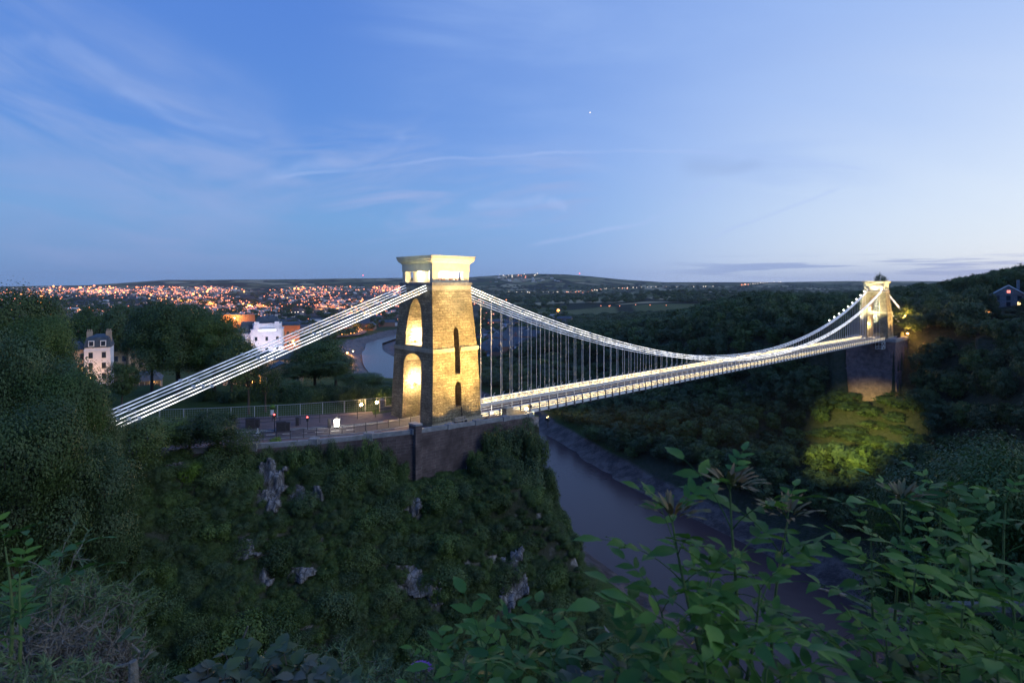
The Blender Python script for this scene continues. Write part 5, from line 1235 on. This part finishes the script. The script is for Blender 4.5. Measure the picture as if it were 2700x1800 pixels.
def house_mb(mb, x, y, z, W, D, H, rz, flat=False):
    c, s_ = math.cos(rz), math.sin(rz)
    def tr(a, b, zz): return (x+a*c-b*s_, y+a*s_+b*c, z+zz)
    vs = [tr(a, b, zz) for zz in (-1, H) for a, b in ((-W/2, -D/2), (W/2, -D/2), (W/2, D/2), (-W/2, D/2))]
    mb.add(vs, [(0, 1, 5, 4), (1, 2, 6, 5), (2, 3, 7, 6), (3, 0, 4, 7), (4, 5, 6, 7)])
cm_, n_, l_, p_ = nmat('town_walls'); t_ = cm_.node_tree; g_ = N(t_, 'ShaderNodeNewGeometry')
rp = N(t_, 'ShaderNodeValToRGB', ins={0: g_.outputs['Random Per Island']}); rp.color_ramp.interpolation = 'CONSTANT'
rp.color_ramp.elements[0].color = (0.30, 0.22, 0.19, 1); rp.color_ramp.elements[1].position = 0.3; rp.color_ramp.elements[1].color = (0.55, 0.50, 0.48, 1)
for ps, cc in ((0.5, (0.22, 0.12, 0.09, 1)), (0.65, (0.75, 0.72, 0.72, 1)), (0.85, (0.36, 0.30, 0.28, 1))): e_ = rp.color_ramp.elements.new(ps); e_.color = cc
l_.new(rp.outputs[0], p_.inputs['Base Color']); p_.inputs['Roughness'].default_value = 0.9; M['town'] = cm_
Hs = not_river(city_hits(2600, (-100, 1110), (760, 860), 5, dist_city)+city_hits(500, (-60, 1110), (762, 880), 6)+city_hits(140, (1290, 1420), (880, 960), 7)+city_hits(60, (1290, 1480), (724, 745), 8)+city_hits(60, (1300, 1500), (830, 870), 12))
Hs = [p for p in Hs if p[1] > 620 or HX+F*p[0]/p[1] < 1100]
Hs.sort(key=lambda p: p[1])
hms = []
for i in range(4):
    m = MB(); W, D, H = [(16, 9, 6), (28, 9, 7), (12, 12, 8), (34, 16, 9)][i]; house_mb(m, 0, 0, 0, W, D, H, 0)
    m.add([(-W/2-0.3, -D/2-0.3, H+0.02), (W/2+0.3, -D/2-0.3, H+0.02), (W/2+0.3, D/2+0.3, H+0.02), (-W/2-0.3, D/2+0.3, H+0.02), (-W/2, 0, H+D*0.35), (W/2, 0, H+D*0.35)], [(0, 1, 5, 4), (2, 3, 4, 5), (1, 2, 5), (3, 0, 4)])
    me = m.mesh('house', [M['town'], M['stucco'], M['redbrick'], M['town']][i]); me.materials.append(M['slate'])
    for p in me.polygons[5:]: p.material_index = 1
    hms.append(me)
big_m = MB()
for i, (x, y, z) in enumerate(Hs):
    if i < 260:
        o = link('house', hms[i % 4]); o.location = (x, y, z); o.rotation_euler = (0, 0, random.uniform(-0.5, 0.5)+(0 if random.random() < 0.7 else PI/2))
        px = HX+F*x/y
        if px > 1150: tag(o, 'small house in the valley seen between the hangers by the near tower', 'house', 'houses behind the near hangers')
        else: tag(o, 'small house in the near part of the lit town left of the tower', 'house', 'houses in the near part of the town')
    else:
        s_ = y/1500; W = random.uniform(9, 22)*(0.8+s_*0.25); house_mb(big_m, x, y, z, W, random.uniform(8, 14), random.uniform(5, 10)*(0.8+s_*0.1), random.uniform(-0.5, 0.5))
tag(big_m.build('town_buildings', M['town']), 'thousands of tiny pale houses and blocks of the distant town under the hills', 'houses', kind='stuff')
# town trees
Tt = not_river(city_hits(1500, (-60, 1500), (766, 900), 21, y1=5000)+city_hits(1300, (1130, 2400), (754, 800), 22, y1=7000)); 
P_, S_ = [], []
for x, y, z in Tt:
    s_ = min(2.2, 0.8+y/2600); R = random.uniform(5, 9)*s_; P_.append((x, y, z-1)); S_.append((R/0.44, R/0.44, random.uniform(8, 13)*min(s_, 1.5)))
scatter('distant_trees', P_, S_, lib('town_trees', ['far%d' % i for i in range(5)]), 'dark tree belts and copses among the houses of the distant town', 'trees')
# street lamps
LR = []
def addl(P, mat, k=1.0): LR.extend([(x, y, z, mat, k) for x, y, z in P])
addl(not_river(city_hits(1150, (0, 1), (0, 1), 31, dist_city)), 'sodium'); addl(not_river(city_hits(200, (-60, 1110), (764, 850), 32)), 'sodium')
addl(not_river(city_hits(150, (0, 1), (0, 1), 33, dist_city)), 'amber', 1.15); addl(not_river(city_hits(34, (0, 1), (0, 1), 39, dist_city)), 'amber', 1.9); addl(not_river(city_hits(60, (0, 1), (0, 1), 40, dist_city)), 'sodium', 1.7); addl(not_river(city_hits(200, (0, 1), (0, 1), 34, dist_city)), 'coolw', 0.6)
addl(city_hits(30, (1240, 1345), (790, 872), 35), 'sodium'); addl(city_hits(16, (1300, 1425), (722, 735), 36), 'coolw', 0.8); addl(city_hits(5, (1365, 1395), (727, 735), 37), 'sodium')
def row(pts, n, jit, seed):
    r = np.random.default_rng(seed); q = np.linspace(0, 1, n); px = np.interp(q, np.linspace(0, 1, len(pts)), [p[0] for p in pts])+r.normal(size=n)*jit; py = np.interp(q, np.linspace(0, 1, len(pts)), [p[1] for p in pts])+r.normal(size=n)*jit*0.12
    return px, py
for pts, n, jit, mt, k in (([(1340, 771), (1400, 773), (1500, 772), (1560, 770)], 34, 4, 'coolw', 0.8), ([(1560, 768), (1600, 762), (1700, 759), (1880, 757)], 34, 4, 'coolw', 0.8), ([(1490, 772), (1550, 772)], 8, 5, 'sodium', 1), ([(1560, 767), (1660, 762)], 4, 8, 'sodium', 1), ([(1955, 753), (2010, 747), (2110, 741)], 24, 2, 'coolw', 0.75), ([(1955, 753), (1972, 752)], 3, 1, 'sodium', 1.1),
    ([(1570, 812), (1640, 811), (1750, 810)], 7, 12, 'sodium', 0.9), ([(890, 873), (940, 868), (955, 880), (925, 890), (850, 893)], 13, 1, 'amber', 0.8), ([(560, 790), (700, 806), (860, 808)], 40, 9, 'sodium', 1.1), ([(400, 790), (520, 796)], 22, 6, 'amber', 1), ([(760, 830), (860, 828)], 12, 3, 'coolw', 1), ([(980, 828), (1030, 836)], 10, 3, 'sodium', 1), ([(1000, 800), (1050, 812)], 8, 5, 'sodium', 1)):
    px, py = row(pts, n, jit, int(pts[0][0])); r0 = lambda r, n_: (px, py)
    addl(city_hits(n, (0, 1), (0, 1), 1, r0), mt, k)
addl(city_hits(1, (1471, 1472), (824, 825), 1), 'amber', 2.6); addl(city_hits(1, (890, 891), (818, 819), 1), 'amber', 2.2); addl(city_hits(1, (640, 641), (806, 807), 1), 'amber', 2.0)
LR.sort(key=lambda p: p[1]/p[4])
lh = {}
for mt in ('sodium', 'amber', 'coolw'):
    m = MB().tube([(0, 0, -6), (0, 0, 0)], 0.12, 4).lathe([(0.15, -0.9), (1, -0.3), (1, 0.4), (0.2, 0.9)], n=6); me = m.mesh('street_lamp', M['iron']); me.materials.append(M[mt])
    for p in me.polygons[6:]: p.material_index = 1
    lh[mt] = me
mbs = {k: MB() for k in lh}
for i, (x, y, z, mt, k) in enumerate(LR):
    r_l = y/569*0.50*k*random.choice((0.7, 0.9, 1.0, 1.25)); z0 = z+max(6, r_l*1.3)+random.uniform(0, 3)
    if i < 290:
        o = link('street_lamp', lh[mt]); o.location = (x, y, z0); o.scale = (r_l, r_l, r_l*0.9)
        px = HX+F*x/y
        kind_ = {'sodium': 'orange red', 'amber': 'yellow orange', 'coolw': 'whitish'}[mt]
        if px > 1150: tag(o, '%s lamp glowing in the valley to the right of the near tower' % kind_, 'street lamp', '%s lamps right of the near tower' % kind_)
        else: tag(o, '%s lamp in the nearer streets of the town left of the tower' % kind_, 'street lamp', '%s lamps in the nearer streets' % kind_)
    else: mbs[mt].lathe([(0.15*r_l, -0.9*r_l), (r_l, -0.3*r_l), (r_l, 0.4*r_l), (0.2*r_l, 0.9*r_l)], (x, y, z0), 6)
for mt, lb in (('sodium', 'hundreds of orange street lamps glittering across the distant town'), ('amber', 'brighter yellow orange lamps scattered through the distant town'), ('coolw', 'tiny white lights and windows scattered through the distant town')):
    if mbs[mt].v: tag(mbs[mt].build('street_lamps', M[mt]), lb, 'street lamps', kind='stuff')
# lamp glow pooled on roads: a few strong lamps light the ground around them
for px, py, e in ((905, 880, 90000), (940, 872, 90000), (470, 800, 700000), (660, 812, 800000), (560, 802, 600000), (850, 815, 500000), (60, 772, 1500000), (300, 775, 1500000)):
    q = city_hits(1, (px, px+.1), (py, py+.1), 1)
    if q: glow((q[0][0], q[0][1], q[0][2]+14), e, (1, .36, .08), 3)
hh = city_hits(1, (922, 922.1), (1160*0.0+930, 930.1), 1)
for px, py, lb in ((916, 944, 'bright lamp with reflection beside the far lagoon'), (931, 937, 'small orange lamp just right of the lagoon lamp')):
    q = city_hits(1, (px, px+.1), (py, py+.1), 1)
    if q: street_lamp(q[0], 5, lb, 30000, 1.6 if px == 916 else 0.9)
# viaduct road curving by the lagoon
rd = city_hits(9, (0, 1), (0, 1), 1, lambda r, n: (np.array([850, 880, 910, 935, 951, 957, 945, 915, 892.]), np.array([893, 891, 889, 886, 882, 877, 873, 871, 873.])))
if len(rd) > 3:
    m = MB(); pts = [Vector(p)+Vector((0, 0, 3)) for p in rd]; rs = []
    for i, p in enumerate(pts):
        a = pts[max(i-1, 0)]; b = pts[min(i+1, len(pts)-1)]; t__ = (b-a).normalized(); nn = Vector((-t__.y, t__.x, 0)).normalized()*7; rs.append([tuple(p-nn), tuple(p+nn), tuple(p+nn-Vector((0, 0, 1.2))), tuple(p-nn-Vector((0, 0, 1.2)))])
    m.loft(rs); o = m.build('road', M['paving']); tag(o, kind='structure')
# masts on the hills
for px, yt, yb, lb in ((957, 719, 735, 'thin mast with a red light on the far hill left of the tower'), (1528, 717, 726, 'short mast on the hilltop right of the near tower')):
    a = at(px, yb+1, 7600); b = at(px, yt, 7600); T = thing('mast', lb, 'mast', tuple(a)); MB().tube([(0, 0, 0), (0, 0, b.z-a.z)], [3.0, 1.2], 5).build('pole', M['steelpost'], T)
    MB().lathe([(1, -6), (6, 0), (1, 6)], (0, 0, (b.z-a.z)*(0.6)), 6).build('red_lamp', M['redlamp'], T)

# ------------------------------------------------------------------ plants right in front
def leaf_blade(m, base, dirv, up, L, W, curl=0.25, serr=True, fold=0.18):
    dirv = Vector(dirv).normalized(); sd = dirv.cross(Vector(up)).normalized(); u = sd.cross(dirv); n = 9
    b0 = len(m.v); base = Vector(base)
    for i in range(n+1):
        q = i/n; wq = W*0.5*(math.sin(PI*min(1, q**0.75))**0.8)*(1-0.25*q)
        if i == n: wq = 0.0005
        if serr and 0 < i < n: wq *= (1.07 if i % 2 else 0.94)
        c = base+dirv*L*(q-0.12*curl*q*q)-u*(curl*L*q*q*0.55)
        wv = math.sin(q*9)*0.02*L
        m.v += [tuple(c-sd*wq+u*(fold*wq+wv)), tuple(c), tuple(c+sd*wq+u*(fold*wq-wv))]
    for i in range(n):
        a = b0+i*3; m.f += [(a, a+1, a+4, a+3), (a+1, a+2, a+5, a+4)]
def compound_leaf(seed, npair=3, L=0.30):
    r = random.Random(seed); m = MB(); st = MB(); pts = []
    for i in range(7):
        q = i/6; pts.append(Vector((L*q, 0, L*(0.32*q-0.42*q*q))))
    st.tube(pts, [0.0022, 0.002, 0.0018, 0.0015, 0.0012, 0.001, 0.0008], 5)
    def on(q): k = min(int(q*6), 5); f = q*6-k; return pts[k]*(1-f)+pts[k+1]*f
    for k in range(npair):
        q = 0.42+0.50*k/npair; p = on(q); s_ = 0.105*(0.85+0.3*(k/npair))*r.uniform(0.9, 1.15)
        for sg in (-1, 1):
            dv = Vector((0.55+r.uniform(-.1, .15), sg*(0.85+r.uniform(-.1, .1)), r.uniform(-0.25, 0.12))); leaf_blade(m, p, dv, (r.uniform(-.2, .2), r.uniform(-.25, .25), 1), s_, s_*0.42, r.uniform(0.15, 0.6))
    leaf_blade(m, pts[-1]-Vector((0.01, 0, 0)), (1, r.uniform(-.2, .2), -0.35), (0.3, r.uniform(-.2, .2), 1), 0.125, 0.055, 0.4)
    b = len(m.v); nf = len(m.f); m.v += st.v; m.f += [tuple(i+b for i in f) for f in st.f]
    me = m.mesh('leaf', M['elder'])
    for p in me.polygons: p.use_smooth = True
    return me
CLV = [compound_leaf(i, 2+i % 2, 0.26+0.03*(i % 3)) for i in range(6)]
stem_m = noise_mat('green_stem', (0.10, 0.16, 0.05), (0.07, 0.11, 0.04), 30, 0.6); M['stem'] = stem_m
budm = noise_mat('bronze_young_leaf', (0.20, 0.12, 0.05), (0.14, 0.13, 0.05), 20, 0.6)
def elder(px, ytop, Y, H, label, seed, nl=7, lean=(0, 0), size=1.0, flower=False, group=None):
    r = random.Random(seed); top = at(px, ytop, Y); T = thing('elder_plant', label, 'plant', (top.x-lean[0], top.y-lean[1], top.z-H), 0, group)
    pts = []
    for i in range(9):
        q = i/8; pts.append(Vector((lean[0]*q**1.6+0.012*math.sin(q*5+seed), lean[1]*q**1.6, H*q)))
    MB().tube(pts, [0.009-0.0008*i for i in range(9)], 7).build('stem', M['stem'], T)
    a0 = r.uniform(0, 6)
    for k in range(nl):
        q = 1-0.66*(k/nl)**0.9; j = min(int(q*8), 7); f = q*8-j; p = pts[j]*(1-f)+pts[j+1]*f
        for sg in (0, PI):
            a = a0+k*PI/2*0.9+sg+r.uniform(-.3, .3); el = (0.75-0.16*k+r.uniform(-.15, .15)); s_ = size*(0.62 if k == 0 else 1.0)*r.uniform(0.85, 1.15)
            o = link('leaf', CLV[r.randrange(6)], T); o.location = p; o.rotation_euler = (r.uniform(-.25, .25), -max(el, -0.35), a); o.scale = (s_, s_, s_)
    if flower:
        m = MB(); tp = pts[-1]
        for k in range(26):
            a = r.uniform(0, 6.28); rr = r.uniform(0.02, 0.10); e_ = tp+Vector((rr*math.cos(a), rr*math.sin(a), 0.045+r.uniform(0, .02))); leaf_blade(m, tp*0.5+e_*0.5, (e_-tp), (0, 0, 1), 0.07, 0.016, 0.5, False)
        m.build('young_shoots', budm, T)
    return T
EL = [(1870, 1262, 1.75, 0.75, 'elder stem with the bronze flower head, highest of the plants over the river', 5, (0.0, 0), 1.0, True),
      (1715, 1340, 1.7, 0.75, 'elder stem whose leaves reach left over the water', 6, (-0.10, 0), 1.05, True),
      (2010, 1340, 1.8, 0.80, 'elder stem with a long leaf arching up to the right of the flower head', 6, (0.06, 0), 1.05, True),
      (1800, 1470, 1.55, 0.65, 'leafy elder stem in the middle of the clump over the river', 7, (0.03, 0), 1.0, False),
      (1930, 1500, 1.6, 0.6, 'leafy elder stem low in the clump, right of the middle', 7, (0.05, 0), 1.0, False),
      (1680, 1560, 1.5, 0.6, 'broad leafed elder low at the left of the clump beside the cliff foot', 7, (-0.05, 0), 1.1, False),
      (1800, 1640, 1.35, 0.5, 'elder shoot at the bottom of the clump over the river', 7, (0, 0), 1.0, False),
      (1600, 1690, 1.45, 0.5, 'elder shoot at the bottom left of the clump', 7, (-0.03, 0), 0.95, False),
      (1960, 1690, 1.4, 0.5, 'elder shoot at the bottom right of the clump beside the open water', 6, (0, 0), 0.9, False),
      (2150, 1330, 2.3, 0.9, 'elder stem at the left side of the right hand thicket', 6, (-0.04, 0), 1.05, False) if False else (2290, 1390, 2.2, 0.9, 'elder stem at the left side of the right hand thicket', 7, (-0.05, 0), 1.05, False),
      (2370, 1300, 2.2, 1.0, 'tall elder stem with a reddish top in the right hand thicket', 7, (0.02, 0), 1.05, True),
      (2480, 1285, 2.3, 1.0, 'elder stem with the curled pale leaf at its tip in the right hand thicket', 7, (0.07, 0), 1.0, False),
      (2560, 1380, 2.0, 0.9, 'elder stem in the heart of the right hand thicket', 7, (0.0, 0), 1.05, False),
      (2660, 1300, 2.1, 0.9, 'elder stem at the right edge of the picture, highest there', 7, (0.04, 0), 1.05, False),
      (2420, 1470, 1.9, 0.8, 'leafy elder in the lower middle of the right hand thicket', 7, (0.03, 0), 1.0, False),
      (2660, 1520, 1.6, 0.7, 'big leafed elder at the right edge above the dark branch', 7, (-0.08, 0), 1.1, False),
      (2530, 1560, 1.8, 0.7, 'elder just above the dark branch', 6, (0.02, 0), 1.0, False),
      (2330, 1640, 1.7, 0.6, 'small leafed elder at the bottom below the dark branch', 7, (0, 0), 0.8, False),
      (2480, 1700, 1.5, 0.5, 'elder shoot at the bottom right beneath the branch', 7, (0.02, 0), 0.9, False),
      (2640, 1690, 1.45, 0.5, 'elder shoot in the bottom right corner', 7, (0, 0), 1.0, False),
      (1375, 1668, 1.9, 0.5, 'leafy shoot in the bottom centre, tallest there', 6, (0, 0), 0.75, False),
      (1280, 1700, 1.8, 0.4, 'leafy shoot in the bottom centre with a bright pointed leaf', 5, (-0.03, 0), 0.75, False),
      (1450, 1735, 1.7, 0.4, 'leafy shoot in the bottom centre, rightmost of that group', 6, (0.03, 0), 0.75, False),
      (1150, 1740, 1.9, 0.4, 'round leafed shoot left of the bottom centre beside the purple flower', 5, (0, 0), 0.7, False),
      (15, 1440, 2.0, 0.6, 'bright leafy shoot at the left edge standing above the gorse', 3, (-0.02, 0), 0.85, False),
      (60, 1520, 2.0, 0.5, 'broad leafed shoot in the gorse at the left edge', 3, (0.03, 0), 0.75, False)]
for i, (px, yt, Y, H, lb, nl, lean, s_, fl) in enumerate(EL):
    if 1580 < px < 2100: px += 65; s_ *= 0.76; yt += 55 if not fl else 35
    elif px >= 2100: s_ *= 0.74; yt += 25
    elder(px, yt, Y, H, lb, 100+i, nl, lean, s_, fl)
# gorse and dead twigs at the bottom left
def gorse(px, ytop, Y, R, H, label, seed, n=2600, mat='gorse', L=0.042, stems=40, bare=False):
    r = np.random.default_rng(seed); top = at(px, ytop, Y); T = thing('gorse_bush' if not bare else 'dead_bush', label, 'bush', (top.x, top.y, top.z-H))
    m = MB(); tips = []
    rr = random.Random(seed)
    for k in range(stems):
        a = rr.uniform(0, 6.28); q = rr.uniform(0, 1)**0.5; e_ = Vector((R*q*math.cos(a), R*q*math.sin(a), H*math.sqrt(max(0.05, 1-0.75*q*q))*rr.uniform(0.75, 1.0))); s0 = e_*0.15; s0.z = -0.1
        mid = (s0+e_)*0.5+Vector((rr.uniform(-.05, .05), rr.uniform(-.05, .05), rr.uniform(-.03, .05)))
        m.tube([s0, mid, e_], [0.008, 0.005, 0.0015], 5)
        for j in range(7):
            f = rr.uniform(0.35, 1); p = mid*(1-f)+e_*f if f > 0 else mid; g = p+Vector((rr.uniform(-1, 1), rr.uniform(-1, 1), rr.uniform(-.3, 1)))*0.10*R/0.4; m.tube([p, (p+g)/2+Vector((rr.uniform(-.01, .01), 0, rr.uniform(-.01, .01))), g], [0.003, 0.002, 0.001], 4); tips.append((p, g))
        tips.append((mid, e_))
    m.build('twigs', M['twig'], T)
    vs = []; fs = []
    ti = r.integers(0, len(tips), n)
    A_ = np.array([tuple(t[0]) for t in tips])[ti]; B_ = np.array([tuple(t[1]) for t in tips])[ti]; f = r.uniform(0, 1.03, n)[:, None]; P = A_*(1-f)+B_*f
    dv = (B_-A_); dv /= np.linalg.norm(dv, axis=1, keepdims=True); dr = dv*0.8+r.normal(size=(n, 3))*0.6; dr /= np.linalg.norm(dr, axis=1, keepdims=True)
    sd = np.cross(dr, r.normal(size=(n, 3))); sd /= np.linalg.norm(sd, axis=1, keepdims=True); l_ = (L*r.uniform(0.5, 1.2, n))[:, None]
    v = np.stack([P-sd*0.003, P+sd*0.003, P+dr*l_], 1).reshape(-1, 3)
    link('needles', mesh_np('needles', v, np.arange(3*n).reshape(-1, 3), M[mat] if not bare else M['twig']), T)
    return T
gorse(60, 1420, 2.6, 0.42, 0.9, 'green gorse bush with fine needles at the left edge', 1, 9000)
gorse(190, 1490, 2.7, 0.34, 0.8, 'green gorse sprays rising over the dead twigs', 2, 7000)
gorse(80, 1650, 2.2, 0.36, 0.6, 'tangle of grey dead twigs in the bottom left corner', 3, 8000, stems=70, bare=True)
gorse(230, 1665, 2.3, 0.24, 0.5, 'grey dead twigs at the right end of the bottom left tangle', 4, 5000, stems=50, bare=True)
gorse(330, 1745, 2.3, 0.22, 0.4, 'low green gorse sprig beside the broken grey branch', 5, 3000, stems=20)
gorse(30, 1735, 1.9, 0.30, 0.4, 'low green gorse in the bottom left corner under the twigs', 6, 4500, stems=24)
gorse(700, 1765, 2.6, 0.40, 0.35, 'low green gorse along the bottom edge left of centre', 7, 7000, stems=30)
gorse(1040, 1752, 2.7, 0.36, 0.35, 'low gorse at the bottom edge under the purple flower', 8, 6500, stems=30)
gorse(860, 1775, 2.5, 0.3, 0.3, 'low gorse at the bottom edge between the bramble and the purple flower', 9, 5000, stems=26)
# branches
def branch(name, label, pts, rs, cat='branch'):
    P = [at(*p) for p in pts]; o = thing(name, label, cat, tuple(P[0])); m = MB(); m.tube([p-P[0] for p in P], rs, 8); m.build('limb', M['twig'], o); return o
branch('broken_branch', 'broken grey branch stub standing in the bottom left', [(352, 1830, 2.0), (352, 1760, 2.0), (350, 1742, 2.0)], [0.017, 0.015, 0.013])
branch('grey_branch', 'crooked grey branch lying across the bottom left tangle', [(-20, 1765, 2.0), (60, 1790, 2.0), (150, 1785, 2.05), (235, 1775, 2.1), (300, 1800, 2.1)], [0.014, 0.012, 0.011, 0.009, 0.006])
branch('grey_branch', 'thin curved grey branch at the right of the bottom left tangle', [(300, 1760, 2.2), (360, 1745, 2.2), (368, 1718, 2.2), (345, 1695, 2.2)], [0.008, 0.007, 0.005, 0.003])
branch('bare_stem', 'straight bare stem sticking up left of the bottom centre', [(595, 1760, 2.3), (628, 1715, 2.3), (654, 1650, 2.3)], [0.006, 0.005, 0.003])
M['darkbark'] = M['bark']
o = branch('tree_branch', 'thick dark bare branch crossing the right hand thicket', [(2800, 1600, 2.3), (2640, 1606, 2.4), (2520, 1598, 2.5), (2400, 1612, 2.6), (2300, 1608, 2.6), (2230, 1570, 2.7), (2140, 1545, 2.7)], [0.035, 0.030, 0.024, 0.018, 0.014, 0.009, 0.004])
# bramble with broad leaves, bottom left of centre
def bramble(px, ytop, Y, R, H, label, seed, n=42):
    r = random.Random(seed); top = at(px, ytop, Y); T = thing('bramble', label, 'bush', (top.x, top.y, top.z-H)); m = MB(); st = MB()
    for k in range(n):
        a = r.uniform(0, 6.28); q = r.uniform(0, 1)**0.6; e_ = Vector((R*q*math.cos(a), R*q*math.sin(a)*0.7, H*(1-0.5*q*q)*r.uniform(0.6, 1)))
        st.tube([(0, 0, 0), e_*0.6+Vector((0, 0, 0.05)), e_], [0.004, 0.003, 0.0015], 5)
        for j in range(3):
            dv = Vector((math.cos(a+(j-1)*1.1), math.sin(a+(j-1)*1.1), r.uniform(-.3, .5))); leaf_blade(m, e_, dv, (r.uniform(-.6, .6), r.uniform(-.8, .2), 1), r.uniform(0.045, 0.075), r.uniform(0.035, 0.055), r.uniform(0, .6))
    me = m.mesh('leaves', M['bramble']); 
    for p in me.polygons: p.use_smooth = True
    link('leaves', me, T); st.build('canes', M['bark'], T)
bramble(650, 1682, 2.1, 0.24, 0.4, 'bramble with broad browning leaves left of the bottom centre', 1, 50)
bramble(790, 1710, 2.1, 0.24, 0.4, 'bramble with pale turned leaves right of the bare stem', 2, 50)
bramble(330, 1655, 2.4, 0.07, 0.3, 'two broad leaves beside the grey tangle', 3, 5)
bramble(560, 1770, 2.0, 0.28, 0.35, 'dark bramble along the bottom edge', 4, 50)
bramble(2250, 1790, 1.7, 0.25, 0.4, 'dark narrow leafed bramble at the bottom by the open water', 5, 60)
bramble(1650, 1775, 1.6, 0.3, 0.35, 'dark bramble filling the bottom under the elder clump', 6, 70)
bramble(2520, 1770, 1.6, 0.4, 0.35, 'dark bramble filling the bottom right', 7, 80)
bramble(2000, 1780, 1.5, 0.25, 0.35, 'dark bramble at the bottom below the open water', 8, 50)
# purple flower
fp = at(1110, 1762, 2.3); T = thing('buddleia_flower', 'small purple flower head at the bottom edge left of centre', 'flower', tuple(fp)); MB().tube([(0, 0, -0.3), (0, 0, 0)], 0.003, 5).build('stem', M['stem'], T)
m = MB(); rf_ = random.Random(4)
for k in range(90):
    a = rf_.uniform(0, 6.28); q = rf_.uniform(0, 1)**0.5; p = Vector((0.042*q*math.cos(a), 0.03*q*math.sin(a), 0.018*(1-q*q))); leaf_blade(m, p, (math.cos(a), math.sin(a), 0.8), (0, 0, 1), 0.012, 0.008, 0.2, False)
m.build('petals', M['petal'], T)
# bushes between the viewer and the river on the right
for px, yt, Y, R, H, key, lb in ((2640, 1170, 17, 3.0, 9, 'big1', 'round leafy tree at the right edge between the thicket and the wooded slope'), (2480, 1250, 19, 2.4, 8, 'big0', 'dark leafy tree behind the right hand thicket'), (2760, 1230, 13, 2.5, 8, 'big2', 'dark leafy tree cut by the right edge of the picture')):
    p = at(px, yt, Y); T = put_tree(key, p.x, p.y, p.z-H, R, H, lb)
# undergrowth on the hill edge just below the frame
pts = []; sc_ = []
for k in range(260):
    az = math.radians(random.uniform(-55, 55)); r__ = random.uniform(3.0, 16); x, y = r__*math.sin(az), r__*math.cos(az); z = float(hgt(x, y)); s_ = 0.35+0.05*r__
    if CH-z-s_*0.9 < 0.72*y+0.25: continue
    pts.append((x, y, z-0.1)); sc_.append((s_, s_, s_*0.9))
scatter('undergrowth', pts, sc_, lib('low_plants', ['shrub%d' % i for i in range(5)]), 'low dark undergrowth on the edge of the hill below the near plants', 'undergrowth')
# bright planet
o = MB().lathe([(1, -16), (16, -6), (16, 6), (1, 16)], n=8).build('planet', M['coolw']); o.location = at(1556, 297, 16000); tag(o, 'bright planet, a single white point in the sky right of the near tower', 'planet')
# ------------------------------------------------------------------ air
hzm = bpy.data.materials.new('haze'); hzm.use_nodes = True; ht = hzm.node_tree
for n__ in list(ht.nodes): 
    if n__.type != 'OUTPUT_MATERIAL': ht.nodes.remove(n__)
pv = ht.nodes.new('ShaderNodeVolumePrincipled'); pv.inputs['Color'].default_value = (0.93, 0.96, 1.0, 1); pv.inputs['Density'].default_value = 2.8e-5; pv.inputs['Anisotropy'].default_value = 0.2
ht.links.new(pv.outputs[0], ht.nodes['Material Output'].inputs['Volume'])
o = MB().box(-12500, 12500, -9500, 11600, -160, 260).build('haze', hzm); tag(o, kind='stuff')
